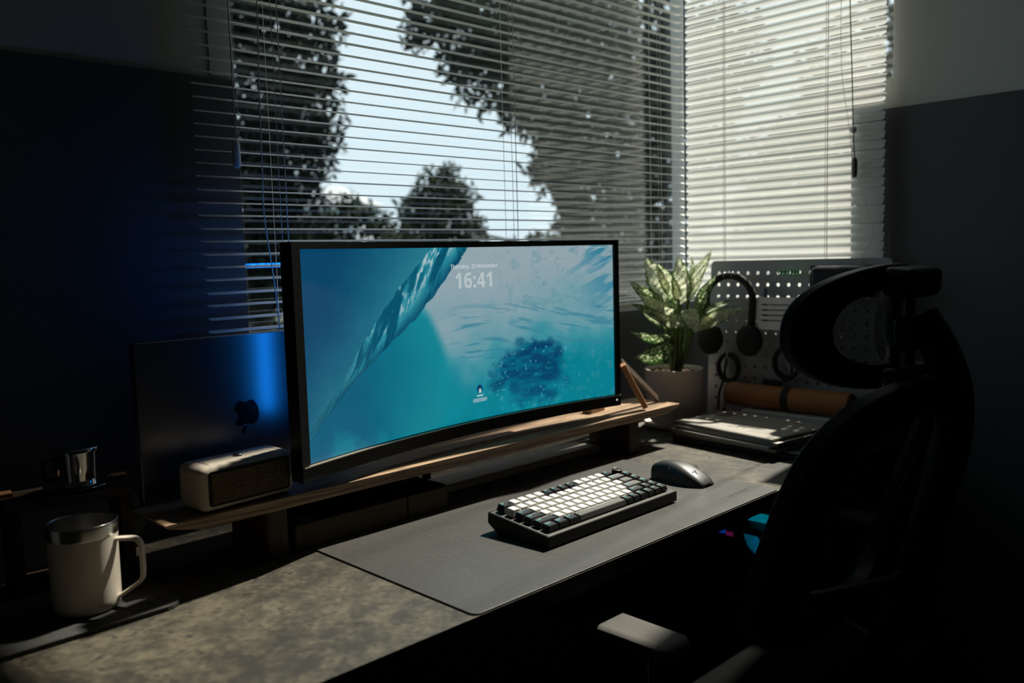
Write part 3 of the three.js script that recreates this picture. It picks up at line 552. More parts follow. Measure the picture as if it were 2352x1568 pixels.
// ---------------------------------------------------------------- plant in the corner
{
  const PX = 1.918, PZ = -1.342;
  const t = thing('potted_plant', 'leafy variegated green and cream plant in a ribbed beige pot', 'plant', [PX, 0, PZ]);
  const ribs = (() => { const nA = 144, prof = [[0.050, 0.012], [0.060, 0.014], [0.066, 0.022], [0.070, 0.05], [0.0735, 0.09], [0.0765, 0.13], [0.0775, 0.146], [0.0785, 0.150], [0.0785, 0.156]]; const pos = [], idx = []; prof.forEach(([r, y], i) => { for (let j = 0; j < nA; j++) { const a = (j / nA) * 2 * Math.PI, rr2 = r + (i > 1 && i < 7 ? 0.0009 * (Math.cos(a * 48) > 0 ? 1 : -1) : 0); pos.push(rr2 * Math.cos(a), y, rr2 * Math.sin(a)); } }); for (let i = 0; i < prof.length - 1; i++) for (let j = 0; j < nA; j++) { const a = i * nA + j, b = i * nA + ((j + 1) % nA); idx.push(a, a + nA, b, b, a + nA, b + nA); } const g = new THREE.BufferGeometry(); g.setAttribute('position', new THREE.Float32BufferAttribute(pos, 3)); g.setIndex(idx); g.computeVertexNormals(); return g; })();
  const potM = std(lin(0.64, 0.55, 0.47), 0.6, { side: THREE.DoubleSide });
  const pot = part('pot', ribs, potM, t);
  part('pot_rim', lathe([[0.0785, 0.154], [0.0785, 0.1575], [0.0765, 0.159], [0.0735, 0.158], [0.0725, 0.140], [0.070, 0.10]], 64), potM, pot);
  part('saucer', lathe([[0.0005, 0.001], [0.074, 0.001], [0.080, 0.006], [0.083, 0.016], [0.0805, 0.0165], [0.077, 0.010], [0.060, 0.007], [0.0005, 0.007]], 64), potM, t);
  const soil = part('soil', new THREE.CircleGeometry(0.0715, 40).rotateX(-Math.PI / 2), std(lin(0.03, 0.018, 0.011), 1), t, [0, 0.146, 0]);
  const chips = []; for (let i = 0; i < 90; i++) { const a = rr(0, 6.28), r = 0.069 * Math.sqrt(rnd()); chips.push(new THREE.IcosahedronGeometry(rr(0.003, 0.007), 0).scale(1.4, 0.7, 1).rotateY(rr(0, 6)).translate(r * Math.cos(a), rr(0, 0.004), r * Math.sin(a))); }
  part('bark_chips', merge(chips), std(lin(0.10, 0.05, 0.025), 0.95), soil).userData.kind = 'stuff';
  const leafTex = [0, 1].map((k) => tex(256, 512, (u, v) => {
    const e = Math.abs(u - 0.5) * 2, n = fbm(u * 14 + k * 30, v * 28, 301 + k, 4), b = fbm(u * 36, v * 60, 311 + k, 3);
    const cream = k ? [214, 220, 178] : [232, 234, 204], g = k ? [58, 92, 42] : [92, 124, 60];
    let t2 = sst(0.40, 0.60, n + 0.20 * (b - 0.5) + (k ? -0.02 : 0.14) - 0.34 * sst(0.55, 1, e) - 0.08 * sst(0.8, 1, v));
    if (e < 0.05) t2 = Math.min(1, t2 + 0.35);
    return mixc(g, cream, t2);
  }));
  const leafM = leafTex.map((m) => phys(0xffffff, 0.95, { map: m, transmission: 0.48, thickness: 0, side: THREE.DoubleSide }));
  const stemM = std(lin(0.12, 0.19, 0.06), 0.6);
  // each leaf: base, tip, half width, depth shift at the tip (towards the camera), droop, facing, kind
  const cam = V(-0.70, 0.1, 0.71);
  function leaf(base, tip, hw, bulge, twist, kind) {
    const a = V(...base), b = V(...tip), ax = b.clone().sub(a), L = ax.length(), nu = 12, nv = 6; hw *= 1.3;
    const up = cam.clone().applyAxisAngle(ax.clone().normalize(), twist).projectOnPlane(ax).normalize(), side = ax.clone().normalize().cross(up).normalize();
    const pos = [], uv = [], idx = [];
    for (let i = 0; i <= nu; i++) { const s = i / nu, w = hw * Math.pow(Math.sin(Math.PI * Math.pow(s, 0.80)), 0.72) * (1 - 0.25 * s), c = a.clone().addScaledVector(ax, s).addScaledVector(up, bulge * L * Math.sin(Math.PI * s)); for (let j = 0; j <= nv; j++) { const q = (j / nv) * 2 - 1; const p = c.clone().addScaledVector(side, q * w).addScaledVector(up, -0.30 * w * Math.pow(1 - Math.abs(q), 1.2) + 0.08 * w * Math.sin(s * 14 + q * 3)); pos.push(p.x - PX, p.y, p.z - PZ); uv.push(j / nv, s); } }
    for (let i = 0; i < nu; i++) for (let j = 0; j < nv; j++) { const k = i * (nv + 1) + j, m = k + nv + 1; idx.push(k, k + 1, m, m, k + 1, m + 1); }
    const g = new THREE.BufferGeometry(); g.setAttribute('position', new THREE.Float32BufferAttribute(pos, 3)); g.setAttribute('uv', new THREE.Float32BufferAttribute(uv, 2)); g.setIndex(idx); g.computeVertexNormals();
    part('leaf', g, leafM[kind], t);
    const root = V(PX + (a.x - PX) * 0.25, 0.146, PZ + (a.z - PZ) * 0.25);
    part('stem', tube([root, V((root.x + a.x) / 2, (root.y + a.y) / 2 - 0.01, (root.z + a.z) / 2), a].map((p) => V(p.x - PX, p.y, p.z - PZ)), 0.0042, 14, 7), stemM, t);
  }
  [ // base, tip, half width, bulge, twist, kind
    [[1.892, 0.335, -1.352], [1.862, 0.459, -1.392], 0.026, 0.10, 0.25, 0],
    [[1.920, 0.345, -1.326], [1.885, 0.440, -1.368], 0.019, 0.12, -0.35, 0],
    [[1.922, 0.330, -1.321], [1.924, 0.458, -1.328], 0.024, 0.10, 0.15, 0],
    [[1.937, 0.340, -1.308], [1.995, 0.473, -1.270], 0.018, -0.06, 0.5, 0],
    [[1.948, 0.350, -1.312], [1.962, 0.458, -1.312], 0.015, 0.05, 0.9, 0],
    [[1.949, 0.295, -1.290], [2.000, 0.404, -1.262], 0.022, -0.08, 0.6, 1],
    [[1.938, 0.262, -1.296], [2.045, 0.318, -1.205], 0.019, 0.08, -0.5, 0],
    [[1.948, 0.285, -1.300], [2.030, 0.336, -1.222], 0.013, 0.10, -1.0, 1],
    [[1.930, 0.322, -1.306], [1.905, 0.256, -1.262], 0.024, 0.16, 0.1, 0],
    [[1.906, 0.305, -1.333], [1.838, 0.363, -1.398], 0.018, 0.14, -0.4, 0],
    [[1.889, 0.335, -1.352], [1.822, 0.394, -1.412], 0.017, 0.10, -0.6, 1],
    [[1.902, 0.262, -1.331], [1.818, 0.337, -1.412], 0.015, 0.12, 0.6, 1],
    [[1.906, 0.272, -1.325], [1.838, 0.326, -1.396], 0.017, 0.12, -0.3, 0],
    [[1.901, 0.218, -1.325], [1.815, 0.192, -1.396], 0.028, 0.10, -0.55, 1],
    [[1.895, 0.245, -1.336], [1.815, 0.262, -1.408], 0.018, 0.12, -0.9, 1],
    [[1.915, 0.298, -1.312], [1.876, 0.272, -1.318], 0.024, 0.14, 0.2, 0],
    [[1.950, 0.270, -1.310], [1.985, 0.300, -1.262], 0.020, 0.12, 0.1, 0],
    [[1.925, 0.300, -1.350], [1.945, 0.420, -1.385], 0.022, 0.05, 0.4, 1],
  ].forEach((a) => leaf(...a));
}

// ---------------------------------------------------------------- pegboard and what hangs on it
const PB = 2.062, lean = (y) => 0.06 * y;
{
  const t = thing('pegboard', 'grey perforated pegboard standing at the right end of the desk', 'pegboard', [PB, 0.0045, -1.332]);
  t.rotation.z = -0.06;
  const W = 0.50, Hh = 0.438, s = new THREE.Shape(), r = 0.014;
  s.moveTo(r, 0); s.lineTo(W - r, 0); s.absarc(W - r, r, r, -Math.PI / 2, 0); s.lineTo(W, Hh - r); s.absarc(W - r, Hh - r, r, 0, Math.PI / 2); s.lineTo(r, Hh); s.absarc(r, Hh - r, r, Math.PI / 2, Math.PI); s.lineTo(0, r); s.absarc(r, r, r, Math.PI, Math.PI * 1.5);
  for (let i = 0; i < 16; i++) for (let j = 0; j < 13; j++) { const h = new THREE.Path(); h.absarc(0.026 + i * 0.0298, 0.404 - j * 0.0315, 0.0050, 0, Math.PI * 2, true); s.holes.push(h); }
  part('board', new THREE.ExtrudeGeometry(s, { depth: 0.003, bevelEnabled: false, curveSegments: 8 }).rotateY(-Math.PI / 2).translate(0.003, 0, 0), M.pegboard, t);
  for (const z of [0.06, 0.44]) part('foot', merge([box(0.06, 0.004, 0.03, 0.03, 0.002, z), box(0.004, 0.06, 0.03, 0.006, 0.03, z)]), M.pegboard, t);
}
{
  const t = thing('headphones', 'black over-ear headphones hanging on the pegboard', 'headphones', [PB - 0.045, 0.30, -1.232], 0.10);
  const arc = []; for (let i = 0; i <= 24; i++) { const a = Math.PI * (i / 24); arc.push([0, 0.04 + 0.063 * Math.sin(a), -0.066 * Math.cos(a)]); }
  part('headband', tube([[0, -0.03, -0.062], ...arc, [0, -0.03, 0.062]], 0.0095, 80, 10), M.rubber, t);
  for (const z of [-0.054, 0.058]) { const c = part('ear_cup', new THREE.SphereGeometry(1, 32, 20).scale(0.020, 0.042, 0.036), M.rubber, t, [-0.006, -0.068, z]); part('cushion', new THREE.TorusGeometry(0.028, 0.010, 12, 32).scale(0.85, 1.05, 1).rotateY(Math.PI / 2), M.blackMatte, c, [0.012, 0, 0]); }
  for (const z of [-0.012, 0.012]) part('silver_band', new THREE.TorusGeometry(0.0098, 0.0008, 6, 20).rotateY(0.18 * Math.sign(-z)), M.steel, t, [0, 0.1025, z]);
}
{
  const t = thing('wall_pocket', 'white pegboard holder box with four slots', 'holder', [PB - 0.0335, 0.262, -1.156]);
  const s = new THREE.Shape(), w = 0.145, h = 0.084; s.moveTo(0.004, 0); s.lineTo(w, 0); s.lineTo(w, h); s.lineTo(0, h); s.lineTo(0, 0.004); s.closePath();
  for (let k = 0; k < 4; k++) { const q = new THREE.Path(), y = 0.022 + k * 0.0135; q.moveTo(0.012, y); q.lineTo(w - 0.012, y); q.lineTo(w - 0.012, y + 0.0045); q.lineTo(0.012, y + 0.0045); q.closePath(); s.holes.push(q); }
  part('front', new THREE.ExtrudeGeometry(s, { depth: 0.002, bevelEnabled: false }).rotateY(-Math.PI / 2), M.white, t);
  part('sides', merge([box(0.03, h, 0.002, 0.015, h / 2, 0.001), box(0.03, h, 0.002, 0.015, h / 2, w - 0.001), box(0.03, 0.002, w, 0.015, 0.001, w / 2)]), M.white, t);
  const p = thing('marker_pen', 'blue grey marker standing in the white holder box', 'pen', [PB - 0.018, 0.266, -1.142]);
  part('barrel', cyl(0.0055, 0.0055, 0.075, 16), M.black, p, [0, 0.0375, 0]); part('pen_cap', cyl(0.006, 0.0062, 0.03, 16), std(lin(0.10, 0.14, 0.19), 0.4), p, [0, 0.088, 0]);
}
function coil(label, y, z, r, n, tail) {
  const t = thing('cable_coil', label, 'cable', [PB - 0.012, y, z]); const pts = [];
  for (let i = 0; i <= n * 16; i++) { const a = (i / 16) * 2 * Math.PI + Math.PI / 2, q = r * (1 + 0.10 * Math.sin(i * 0.7)); pts.push([0.004 * Math.sin(i * 1.1) - 0.004, q * Math.sin(a) * 1.15, q * Math.cos(a)]); }
  pts.push(...tail); part('cord', tube(pts, 0.0035, n * 40, 7), M.rubber, t);
  part('tie', new THREE.TorusGeometry(0.008, 0.0016, 6, 16), M.white, t, [-0.004, r * 1.1, 0]);
  return t;
}
coil('black cable coil hanging below the headphones on the pegboard', 0.152, -1.253, 0.031, 5, [[0, -0.04, -0.02], [0, -0.075, -0.032], [0.002, -0.12, -0.036]]);
coil('black cable coil hanging beside the chair headrest on the pegboard', 0.176, -1.082, 0.034, 4, [[0, -0.03, 0.012], [-0.004, -0.052, -0.015], [-0.004, -0.058, -0.045]]);
{
  const d = thing('small_gadget', 'small dark oval gadget hanging above the orange roll', 'gadget', [PB - 0.012, 0.119, -1.125]); part('body', rbox(0.016, 0.018, 0.052, 0.007, 4), M.rubber, d); part('button', cyl(0.004, 0.004, 0.002, 16).rotateZ(Math.PI / 2), M.black, d, [-0.0085, 0, 0.01]);
  const o = thing('leather_roll', 'orange brown leather tool roll with a dark strap', 'roll', [PB - 0.045, 0.088, -1.235]);
  part('roll', lathe([[0.0005, 0], [0.026, 0], [0.030, 0.006], [0.030, 0.336], [0.026, 0.342], [0.0005, 0.342]], 40).rotateX(Math.PI / 2), std(lin(0.36, 0.13, 0.035), 0.6, { bumpMap: grainTex, bumpScale: 0.0004 }), o);
  part('strap', cyl(0.0312, 0.0312, 0.020, 40).rotateX(Math.PI / 2), M.rubber, o, [0, 0, 0.175]);
  const w = thing('shelf_tray', 'white shallow tray shelf holding the orange roll', 'tray', [PB - 0.038, 0.030, -1.175]);
  part('lip', rbox(0.004, 0.024, 0.30, 0.0015), M.white, w, [-0.042, 0.012, 0.15]);
  part('floor_plate', rbox(0.078, 0.003, 0.30, 0.001), M.white, w, [-0.003, 0.0225, 0.15]);
  for (const z of [0.02, 0.28]) part('bracket', box(0.075, 0.018, 0.003, -0.003, 0.012, z), M.white, w);
  const g = thing('green_sign', 'small green raised lettering sign at the top of the pegboard', 'sign', [PB - 0.0035, 0.4035, -1.112]);
  const sp = []; for (let i = 0; i <= 72; i++) { const a = i * 0.62; sp.push([-0.003 + 0.0012 * Math.sin(i * 1.3), 0.006 + 0.0052 * Math.sin(a), 0.0009 * i + 0.0035 * Math.cos(a)]); }
  part('lettering', tube(sp, 0.0016, 260, 6), std(lin(0.02, 0.20, 0.03), 0.6), g);
  const k = thing('black_case', 'black hard case hanging behind the chair headrest', 'case', [PB - 0.03, 0.388, -1.01]); part('shell', rbox(0.05, 0.075, 0.16, 0.022, 5), M.blackGloss, k, [0, 0, 0.08]); part('zip', rbox(0.004, 0.077, 0.162, 0.002), M.rubber, k, [0, 0, 0.08]);
}

// ---------------------------------------------------------------- magazines on a closed laptop
{
  const c = thing('closed_laptop', 'closed dark laptop lying under the stack of magazines', 'laptop', [1.872, 0, -1.066], 0.01);
  part('base', rbox(0.236, 0.010, 0.338, 0.004, 4), std(lin(0.06, 0.06, 0.058), 0.45, { metalness: 0.6 }), c, [0, 0.006, 0]); part('lid', rbox(0.236, 0.006, 0.338, 0.0028, 4), std(lin(0.12, 0.12, 0.115), 0.4, { metalness: 0.7 }), c, [0, 0.0145, 0]);
  const cover = (() => { const cv = document.createElement('canvas'); cv.width = 512; cv.height = 720; const q = cv.getContext('2d'); q.fillStyle = 'rgb(222,214,205)'; q.fillRect(0, 0, 512, 720); q.fillStyle = 'rgb(176,160,150)'; q.fillRect(300, 20, 170, 120); q.fillStyle = 'rgb(140,120,112)'; q.fillRect(330, 40, 90, 60); q.fillStyle = 'rgb(80,76,72)'; q.font = 'bold 30px serif'; for (let i = 0; i < 3; i++) q.fillRect(90 + i * 12, 330 + i * 46, 150 - i * 22, 9); q.fillStyle = 'rgb(150,144,138)'; for (let i = 0; i < 9; i++) q.fillRect(60, 500 + i * 18, 120 + ((i * 53) % 90), 4); const t = new THREE.CanvasTexture(cv); t.colorSpace = THREE.SRGBColorSpace; return t; })();
  const covM = std(lin(0.46, 0.45, 0.43), 0.5, { map: cover });
  const labs = ['magazine lying at the bottom of the stack', 'second magazine up in the stack', 'third magazine up in the stack', 'topmost cream magazine of the stack with a printed cover'];
  let y = 0.0178;
  for (let k = 0; k < 4; k++) {
    const h = 0.0075, t = thing('magazine', labs[k], 'magazine', [1.842 + [0.004, -0.006, 0.003, 0.006][k], y, -1.072 + [0, -0.006, 0.004, -0.004][k]], [0.01, -0.02, 0.015, -0.03][k] - 0.13, 'stacked magazines');
    // folded cover: sheet that wraps the spine at the far left end
    const s = new THREE.Shape(), L = 0.298, f = h / 2; s.moveTo(-L / 2 + f, 0); s.lineTo(L / 2, 0); s.lineTo(L / 2, 0.0007); s.lineTo(-L / 2 + f, 0.0007); s.absarc(-L / 2 + f, f, f - 0.0007, -Math.PI / 2, -Math.PI * 1.5, true); s.lineTo(L / 2, h - 0.0022); s.lineTo(L / 2, h - 0.0015); s.lineTo(-L / 2 + f, h); s.absarc(-L / 2 + f, f, f, Math.PI / 2, Math.PI * 1.5, false);
    part('cover', new THREE.ExtrudeGeometry(s, { depth: 0.212, bevelEnabled: false, curveSegments: 10 }).translate(0, 0, -0.106).rotateY(-Math.PI / 2), M.paper, t);
    part('pages', box(0.207, h - 0.0034, L - f - 0.004, 0, h / 2 - 0.0008, f / 2), M.paper, t);
    if (k === 3) part('cover_print', new THREE.PlaneGeometry(0.205, 0.285).rotateX(-Math.PI / 2), covM, t, [0, h + 0.0002, 0.002], [0.005, 0, 0]);
    y += h + 0.0006;
  }
}

// ---------------------------------------------------------------- office chair
{
  const CX = 1.36, t = thing('office_chair', 'black mesh high-back office chair with headrest pushed up to the desk', 'chair', [CX, FL, -0.68]);
  const oy = -FL, oz = 0.68;                                // local = world minus the group's place
  const meshAlpha = tex(32, 32, (u, v) => { const a = ((u * 2) % 1) - 0.5, b = ((v * 2 + (u < 0.5 ? 0 : 0.5)) % 1) - 0.5; return grey(a * a * 1.3 + b * b < 0.10 ? 0 : 255); }, false, [180, 180]);
  const fabric = std(lin(0.035, 0.034, 0.033), 0.8, { alphaMap: meshAlpha, alphaTest: 0.5, side: THREE.DoubleSide });
  const plastic = phys(lin(0.007, 0.008, 0.009), 0.45, { specularIntensity: 0.45 });
  const superE = (hx, hy, n, k, rev) => { const a = []; for (let i = 0; i < k; i++) { const q = ((rev ? -i : i) / k) * 2 * Math.PI, c = Math.cos(q), s = Math.sin(q); a.push(new THREE.Vector2(hx * Math.sign(c) * Math.pow(Math.abs(c), 2 / n), hy * Math.sign(s) * Math.pow(Math.abs(s), 2 / n))); } return a; };
  const warp = (g, fn) => { const p = g.attributes.position; for (let i = 0; i < p.count; i++) { const [x, y, z] = fn(p.getX(i), p.getY(i), p.getZ(i)); p.setXYZ(i, x, y + oy, z + oz); } g.computeVertexNormals(); return g; };
  function panel(prefix, hx, hy, ix, iy, n, yc, zf, thick) {
    const ring = new THREE.Shape(superE(hx, hy, n, 96)); ring.holes.push(new THREE.Path(superE(ix, iy, n, 96, true)));
    part(prefix + '_frame', warp(new THREE.ExtrudeGeometry(ring, { depth: thick, bevelThickness: 0.005, bevelSize: 0.005, bevelSegments: 3 }), (x, y, z) => [x, yc + y, zf(x, y) + z - thick / 2]), plastic, t);
    const disc = new THREE.RingGeometry(0.001, 1, 72, 10), p = disc.attributes.position, uv = disc.attributes.uv;
    for (let i = 0; i < p.count; i++) { const r = Math.hypot(p.getX(i), p.getY(i)), a = Math.atan2(p.getY(i), p.getX(i)), c = Math.cos(a), s = Math.sin(a); p.setXYZ(i, (ix + 0.006) * r * Math.sign(c) * Math.pow(Math.abs(c), 2 / n), (iy + 0.006) * r * Math.sign(s) * Math.pow(Math.abs(s), 2 / n), 0); uv.setXY(i, p.getX(i), p.getY(i)); }
    part(prefix + '_mesh', warp(disc, (x, y) => [x, yc + y, zf(x, y)]), fabric, t);
  }
  panel('headrest', 0.168, 0.092, 0.126, 0.064, 2.5, 0.344, (x, y) => -0.548 - 0.078 * (x / 0.168) ** 2 + 0.10 * y, 0.014);
  panel('backrest', 0.235, 0.222, 0.180, 0.165, 3.4, 0.045, (x, y) => -0.528 + 0.36 * (y - 0.085) - 0.058 * (x / 0.235) ** 2 - 0.35 * Math.max(0, -0.05 - y) ** 2, 0.022);
  const at = (x, y, z) => [x - CX, y + oy, z + oz];
  part('headrest_bracket', rbox(0.12, 0.045, 0.05, 0.012, 4), plastic, t, at(CX, 0.413, -0.512), [0.1, 0, 0]);
  for (const x of [-0.028, 0.028]) part('headrest_post', rbox(0.016, 0.15, 0.012, 0.003), plastic, t, [x, 0.335 + oy, -0.525 + oz]);
  part('post_clamp', rbox(0.09, 0.05, 0.035, 0.01, 4), plastic, t, at(CX, 0.335, -0.508));
  part('post_base', rbox(0.13, 0.032, 0.04, 0.012, 4), plastic, t, at(CX, 0.268, -0.515));
  part('spine', tube([at(CX, 0.36, -0.500), at(CX, 0.31, -0.470), at(CX, 0.25, -0.450), at(CX, 0.18, -0.450), at(CX, 0.08, -0.472), at(CX, -0.10, -0.520), at(CX, -0.27, -0.60), at(CX, -0.33, -0.68)], 0.027, 60, 14), plastic, t);
  part('lumbar_bar', tube([at(CX - 0.20, -0.05, -0.575), at(CX - 0.1, -0.05, -0.53), at(CX, -0.05, -0.505), at(CX + 0.1, -0.05, -0.53), at(CX + 0.20, -0.05, -0.575)], 0.014, 30, 10), plastic, t);
  const seatM = phys(lin(0.003, 0.003, 0.003), 0.9, { specularIntensity: 0.08 });
  part('seat', warp(new RoundedBoxGeometry(0.50, 0.06, 0.46, 6, 0.028), (x, y, z) => [x, y - 0.285 - 1.2 * Math.max(0, -0.12 - z) ** 2 + 0.25 * Math.max(0, Math.abs(x) - 0.15) ** 2, z - 0.775]), seatM, t);
  part('seat_rim', warp(new THREE.TorusGeometry(1, 0.05, 8, 64).rotateX(Math.PI / 2).scale(0.235, 0.26, 0.215), (x, y, z) => [x * 1.0, y - 0.266 - 1.2 * Math.max(0, -0.12 - z) ** 2, z - 0.775]), plastic, t);
  for (const s of [-1, 1]) {
    const x = s * 0.376;
    const a = part('armrest', warp(new RoundedBoxGeometry(0.078, 0.026, 0.25, 5, 0.012), (q, y, z) => [q * (1 - 0.15 * Math.max(0, z / 0.125) ** 2), y - 0.099 - 0.25 * Math.max(0, z - 0.06) ** 2, z - 0.808]), std(lin(0.11, 0.10, 0.087), 0.6, { bumpMap: grainTex, bumpScale: 0.0006 }), t, [x, 0, 0]);
    part('arm_post', rbox(0.04, 0.19, 0.06, 0.008), plastic, t, [x, -0.21 + oy, -0.78 + oz]);
    part('arm_bracket', rbox(0.20, 0.025, 0.05, 0.006), plastic, t, [x - s * 0.09, -0.305 + oy, -0.78 + oz]);
  }
  part('tilt_mechanism', rbox(0.2, 0.06, 0.26, 0.015), plastic, t, [0, -0.325 + oy, -0.75 + oz]);
  part('gas_lift', cyl(0.025, 0.03, 0.30, 20), M.blackGloss, t, [0, -0.49 + oy, -0.75 + oz]);
  for (let k = 0; k < 5; k++) {
    const a = (k / 5) * 2 * Math.PI + 0.3, c = Math.cos(a), s = Math.sin(a);
    part('base_arm', tube([V(0, 0.115, -0.07), V(0.15 * c, 0.10, -0.07 + 0.15 * s), V(0.30 * c, 0.075, -0.07 + 0.30 * s)], 0.018, 16, 10), plastic, t);
    part('caster', merge([cyl(0.027, 0.027, 0.018, 20).rotateZ(Math.PI / 2).translate(-0.013, 0, 0), cyl(0.027, 0.027, 0.018, 20).rotateZ(Math.PI / 2).translate(0.013, 0, 0), cyl(0.006, 0.006, 0.05, 10).translate(0, 0.025, 0)]), plastic, t, [0.30 * c, 0.027, -0.07 + 0.30 * s]);
  }
}

// ---------------------------------------------------------------- computer under the desk
{
  const t = thing('computer_tower', 'black computer tower with glowing fan under the right end of the desk', 'computer', [1.765, FL, -1.0]);
  const W = 0.23, Hh = 0.56, D = 0.44;
  part('case', merge([box(W, 0.004, D, W / 2, 0.012, 0), box(W, 0.004, D, W / 2, Hh, 0), box(0.004, Hh, D, W, Hh / 2 + 0.01, 0), box(W, Hh, 0.004, W / 2, Hh / 2 + 0.01, -D / 2), box(W, Hh, 0.004, W / 2, Hh / 2 + 0.01, D / 2), box(0.004, Hh - 0.2, D, 0, (Hh - 0.2) / 2 + 0.01, 0), box(0.004, 0.012, D, 0, Hh - 0.006, 0)]), M.black, t);
  for (const z of [-0.17, 0.17]) part('foot', box(W * 0.9, 0.01, 0.03, W / 2, 0.005, z), M.rubber, t);
  part('side_glass', box(0.003, 0.19, D - 0.01, 0, Hh - 0.105, 0), phys(lin(0.5, 0.5, 0.5), 0.02, { transmission: 1, thickness: 0, ior: 1.45 }), t);
  const fx = 0.06, fy = -0.215 - FL, fz = -0.02;
  const fan = part('fan_frame', new THREE.TorusGeometry(0.058, 0.004, 8, 40).rotateY(Math.PI / 2), M.black, t, [fx, fy, fz]);
  part('fan_hub', cyl(0.016, 0.016, 0.012, 24).rotateZ(Math.PI / 2), M.black, fan);
  const bl = new THREE.Shape(); bl.moveTo(0.015, -0.004); bl.quadraticCurveTo(0.035, -0.012, 0.055, 0.010); bl.lineTo(0.046, 0.036); bl.quadraticCurveTo(0.030, 0.020, 0.012, 0.012); bl.closePath();
  const bg = new THREE.ExtrudeGeometry(bl, { depth: 0.002, bevelEnabled: false }).rotateY(-Math.PI / 2), bm = new THREE.MeshStandardMaterial({ color: lin(0.02, 0.3, 0.35), roughness: 0.5, emissive: lin(0.0, 0.30, 0.42), emissiveIntensity: 0.5 });
  for (let k = 0; k < 11; k++) part('fan_blade', bg, bm, fan, [0, 0, 0], [(k / 11) * 2 * Math.PI, 0, 0]);
  part('memory_light', box(0.004, 0.010, 0.04), new THREE.MeshStandardMaterial({ color: 0x000010, emissive: lin(0.0, 0.12, 1.0), emissiveIntensity: 0.8 }), t, [0.03, -0.215 - FL, -0.13]);
  part('memory_light', box(0.004, 0.010, 0.018), new THREE.MeshStandardMaterial({ color: 0x100008, emissive: lin(0.45, 0.03, 0.22), emissiveIntensity: 0.7 }), t, [0.03, -0.218 - FL, -0.098]);
  const pl = new THREE.PointLight(lin(0.0, 0.45, 1.0), 0.012); pl.name = 'fan_light'; pl.position.set(fx - 0.03, fy - 0.01, fz); t.add(pl);
}

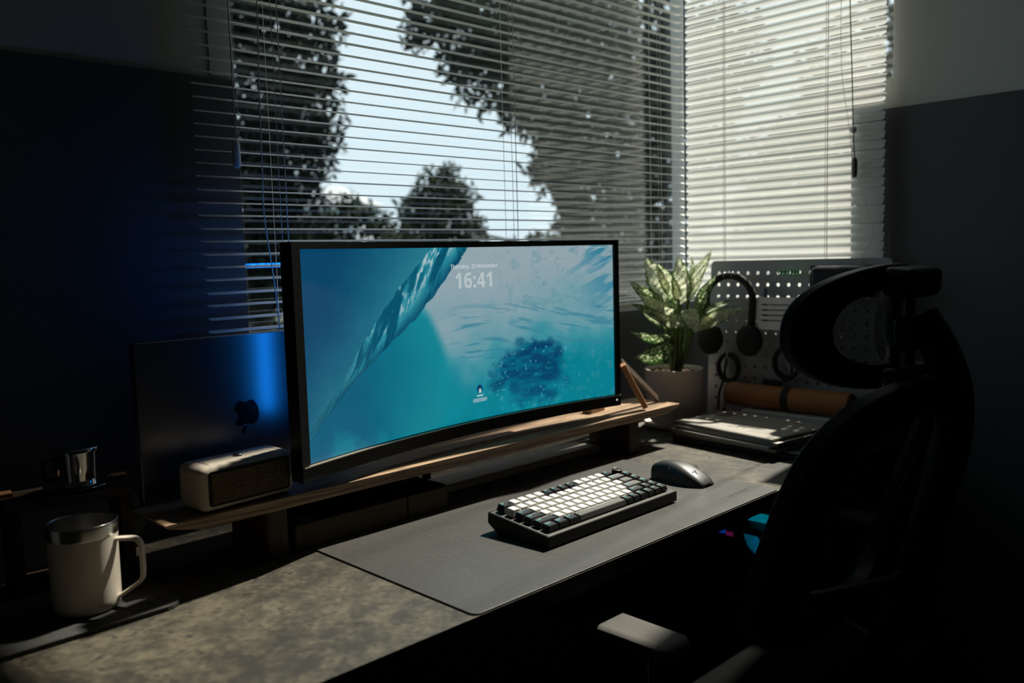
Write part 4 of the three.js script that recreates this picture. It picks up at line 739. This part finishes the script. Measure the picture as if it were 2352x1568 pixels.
// ---------------------------------------------------------------- outside: trees and a house
{
  const lg = (() => { const pos = [0, 0, 0, 0.022, 0.03, 0.006, 0, 0.035, -0.004, -0.022, 0.03, 0.006, 0.018, 0.07, 0.004, 0, 0.072, -0.004, -0.018, 0.07, 0.004, 0, 0.11, 0]; const g = new THREE.BufferGeometry(); g.setAttribute('position', new THREE.Float32BufferAttribute(pos, 3)); g.setIndex([0, 1, 2, 0, 2, 3, 1, 4, 2, 4, 5, 2, 3, 2, 6, 6, 2, 5, 4, 7, 5, 5, 7, 6]); g.computeVertexNormals(); return g; })();
  const bark = std(lin(0.03, 0.025, 0.02), 0.9);
  function tree(name, label, blobs, foot, color, density, size, group) {
    const t = thing(name, label, 'tree', foot, 0, group); const list = [];
    const m4 = new THREE.Matrix4(), q = new THREE.Quaternion(), e = new THREE.Euler(), p = V(), s = V();
    for (const [x, y, z, r] of blobs) { const n = Math.round(density * 5200 * r * r); for (let i = 0; i < n; i++) { let a, b, c, d; do { a = rr(-1, 1); b = rr(-1, 1); c = rr(-1, 1); d = a * a + b * b + c * c; } while (d > 1); const k = 0.85 + 0.3 * vn(x * 3 + a * 2, y * 3 + b * 2, 5); e.set(rr(0, 6.3), rr(0, 6.3), rr(0, 6.3)); const z2 = size * rr(0.6, 1.15); m4.compose(p.set(x + a * r * 1.06 * k - foot[0], y + b * r * 1.06 * k - foot[1], z + c * r * 1.2 * k - foot[2]), q.setFromEuler(e), s.set(z2, z2, z2)); list.push(m4.clone()); } }
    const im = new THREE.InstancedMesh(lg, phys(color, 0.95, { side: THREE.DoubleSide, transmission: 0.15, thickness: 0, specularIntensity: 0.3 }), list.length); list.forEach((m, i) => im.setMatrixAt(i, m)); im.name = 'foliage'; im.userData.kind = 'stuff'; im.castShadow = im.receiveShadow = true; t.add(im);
    const cx = blobs.reduce((a, b) => a + b[0], 0) / blobs.length - foot[0], cy = blobs.reduce((a, b) => a + b[1], 0) / blobs.length - foot[1], cz = blobs.reduce((a, b) => a + b[2], 0) / blobs.length - foot[2];
    part('trunk', tube([V(0, 0, 0), V(cx * 0.3, cy * 0.5, cz * 0.3), V(cx, cy, cz)], 0.09, 20, 9), bark, t);
    blobs.slice(0, 8).forEach(([x, y, z]) => part('branch', tube([V(cx * 0.6, cy * 0.75, cz * 0.6), V((cx + x - foot[0]) / 2, (cy + y - foot[1]) / 2 + 0.05, (cz + z - foot[2]) / 2), V(x - foot[0], y - foot[1], z - foot[2])], 0.016, 12, 6), bark, t));
  }
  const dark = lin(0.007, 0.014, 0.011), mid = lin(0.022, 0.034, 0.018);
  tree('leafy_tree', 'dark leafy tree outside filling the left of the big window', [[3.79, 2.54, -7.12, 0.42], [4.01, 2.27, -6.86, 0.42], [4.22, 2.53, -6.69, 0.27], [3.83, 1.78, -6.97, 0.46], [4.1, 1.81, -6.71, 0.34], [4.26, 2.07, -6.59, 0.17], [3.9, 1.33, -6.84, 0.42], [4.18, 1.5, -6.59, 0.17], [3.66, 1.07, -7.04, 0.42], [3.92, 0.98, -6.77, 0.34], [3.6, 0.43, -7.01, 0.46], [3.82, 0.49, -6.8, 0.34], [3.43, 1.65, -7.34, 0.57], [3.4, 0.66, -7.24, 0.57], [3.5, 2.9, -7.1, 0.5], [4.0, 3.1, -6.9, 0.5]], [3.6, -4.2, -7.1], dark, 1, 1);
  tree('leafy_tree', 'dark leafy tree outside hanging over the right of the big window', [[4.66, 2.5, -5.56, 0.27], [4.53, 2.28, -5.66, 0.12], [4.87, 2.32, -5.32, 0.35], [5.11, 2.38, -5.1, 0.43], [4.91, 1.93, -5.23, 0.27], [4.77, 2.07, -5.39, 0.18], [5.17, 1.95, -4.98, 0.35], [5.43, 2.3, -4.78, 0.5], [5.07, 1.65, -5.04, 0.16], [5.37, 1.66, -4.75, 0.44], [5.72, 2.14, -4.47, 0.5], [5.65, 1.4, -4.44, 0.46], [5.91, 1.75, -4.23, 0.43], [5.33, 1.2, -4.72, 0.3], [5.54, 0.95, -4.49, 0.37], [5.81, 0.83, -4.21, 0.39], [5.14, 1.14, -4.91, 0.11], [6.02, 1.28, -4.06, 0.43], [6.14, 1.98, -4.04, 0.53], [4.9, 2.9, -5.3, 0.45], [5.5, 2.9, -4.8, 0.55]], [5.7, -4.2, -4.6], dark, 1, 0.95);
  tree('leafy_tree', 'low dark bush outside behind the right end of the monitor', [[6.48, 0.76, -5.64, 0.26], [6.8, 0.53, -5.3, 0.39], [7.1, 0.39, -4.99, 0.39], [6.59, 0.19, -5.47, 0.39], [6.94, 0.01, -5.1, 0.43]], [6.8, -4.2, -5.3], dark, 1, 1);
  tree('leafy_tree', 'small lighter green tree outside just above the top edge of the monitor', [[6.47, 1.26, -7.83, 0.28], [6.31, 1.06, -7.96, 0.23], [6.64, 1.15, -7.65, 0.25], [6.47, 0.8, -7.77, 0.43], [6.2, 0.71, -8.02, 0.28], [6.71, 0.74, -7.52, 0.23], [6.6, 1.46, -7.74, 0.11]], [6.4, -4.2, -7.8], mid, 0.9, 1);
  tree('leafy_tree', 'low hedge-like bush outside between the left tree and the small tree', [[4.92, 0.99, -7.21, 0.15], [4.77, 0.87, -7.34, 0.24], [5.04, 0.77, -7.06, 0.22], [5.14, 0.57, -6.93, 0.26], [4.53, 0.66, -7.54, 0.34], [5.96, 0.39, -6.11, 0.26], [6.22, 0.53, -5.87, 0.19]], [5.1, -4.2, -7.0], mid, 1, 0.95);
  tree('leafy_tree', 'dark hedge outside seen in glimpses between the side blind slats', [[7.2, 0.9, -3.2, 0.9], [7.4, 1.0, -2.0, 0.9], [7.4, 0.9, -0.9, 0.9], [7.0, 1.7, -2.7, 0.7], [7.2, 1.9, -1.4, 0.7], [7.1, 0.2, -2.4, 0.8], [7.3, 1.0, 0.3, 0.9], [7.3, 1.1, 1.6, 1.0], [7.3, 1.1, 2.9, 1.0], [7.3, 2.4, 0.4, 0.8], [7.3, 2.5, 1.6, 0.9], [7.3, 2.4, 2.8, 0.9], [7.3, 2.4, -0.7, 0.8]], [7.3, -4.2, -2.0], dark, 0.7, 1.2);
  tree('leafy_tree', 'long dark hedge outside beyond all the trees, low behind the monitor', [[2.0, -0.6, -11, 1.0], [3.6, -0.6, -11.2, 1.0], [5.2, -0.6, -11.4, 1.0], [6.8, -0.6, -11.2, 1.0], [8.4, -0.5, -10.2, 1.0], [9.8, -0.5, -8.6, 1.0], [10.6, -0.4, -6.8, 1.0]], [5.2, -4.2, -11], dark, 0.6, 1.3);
  const h = thing('house', 'pale house with a grey roof far off between the trees', 'house', [11.45, -5.1, -17.6], 0.6);
  part('walls', box(1.6, 6.9, 1.6, 0, 3.45, 0), std(lin(0.62, 0.70, 0.76), 0.9), h);
  part('roof', new THREE.CylinderGeometry(0.05, 1.35, 0.5, 4).rotateY(Math.PI / 4).translate(0, 7.15, 0), std(lin(0.20, 0.22, 0.24), 0.9), h);
}
renderer.render(scene, camera);
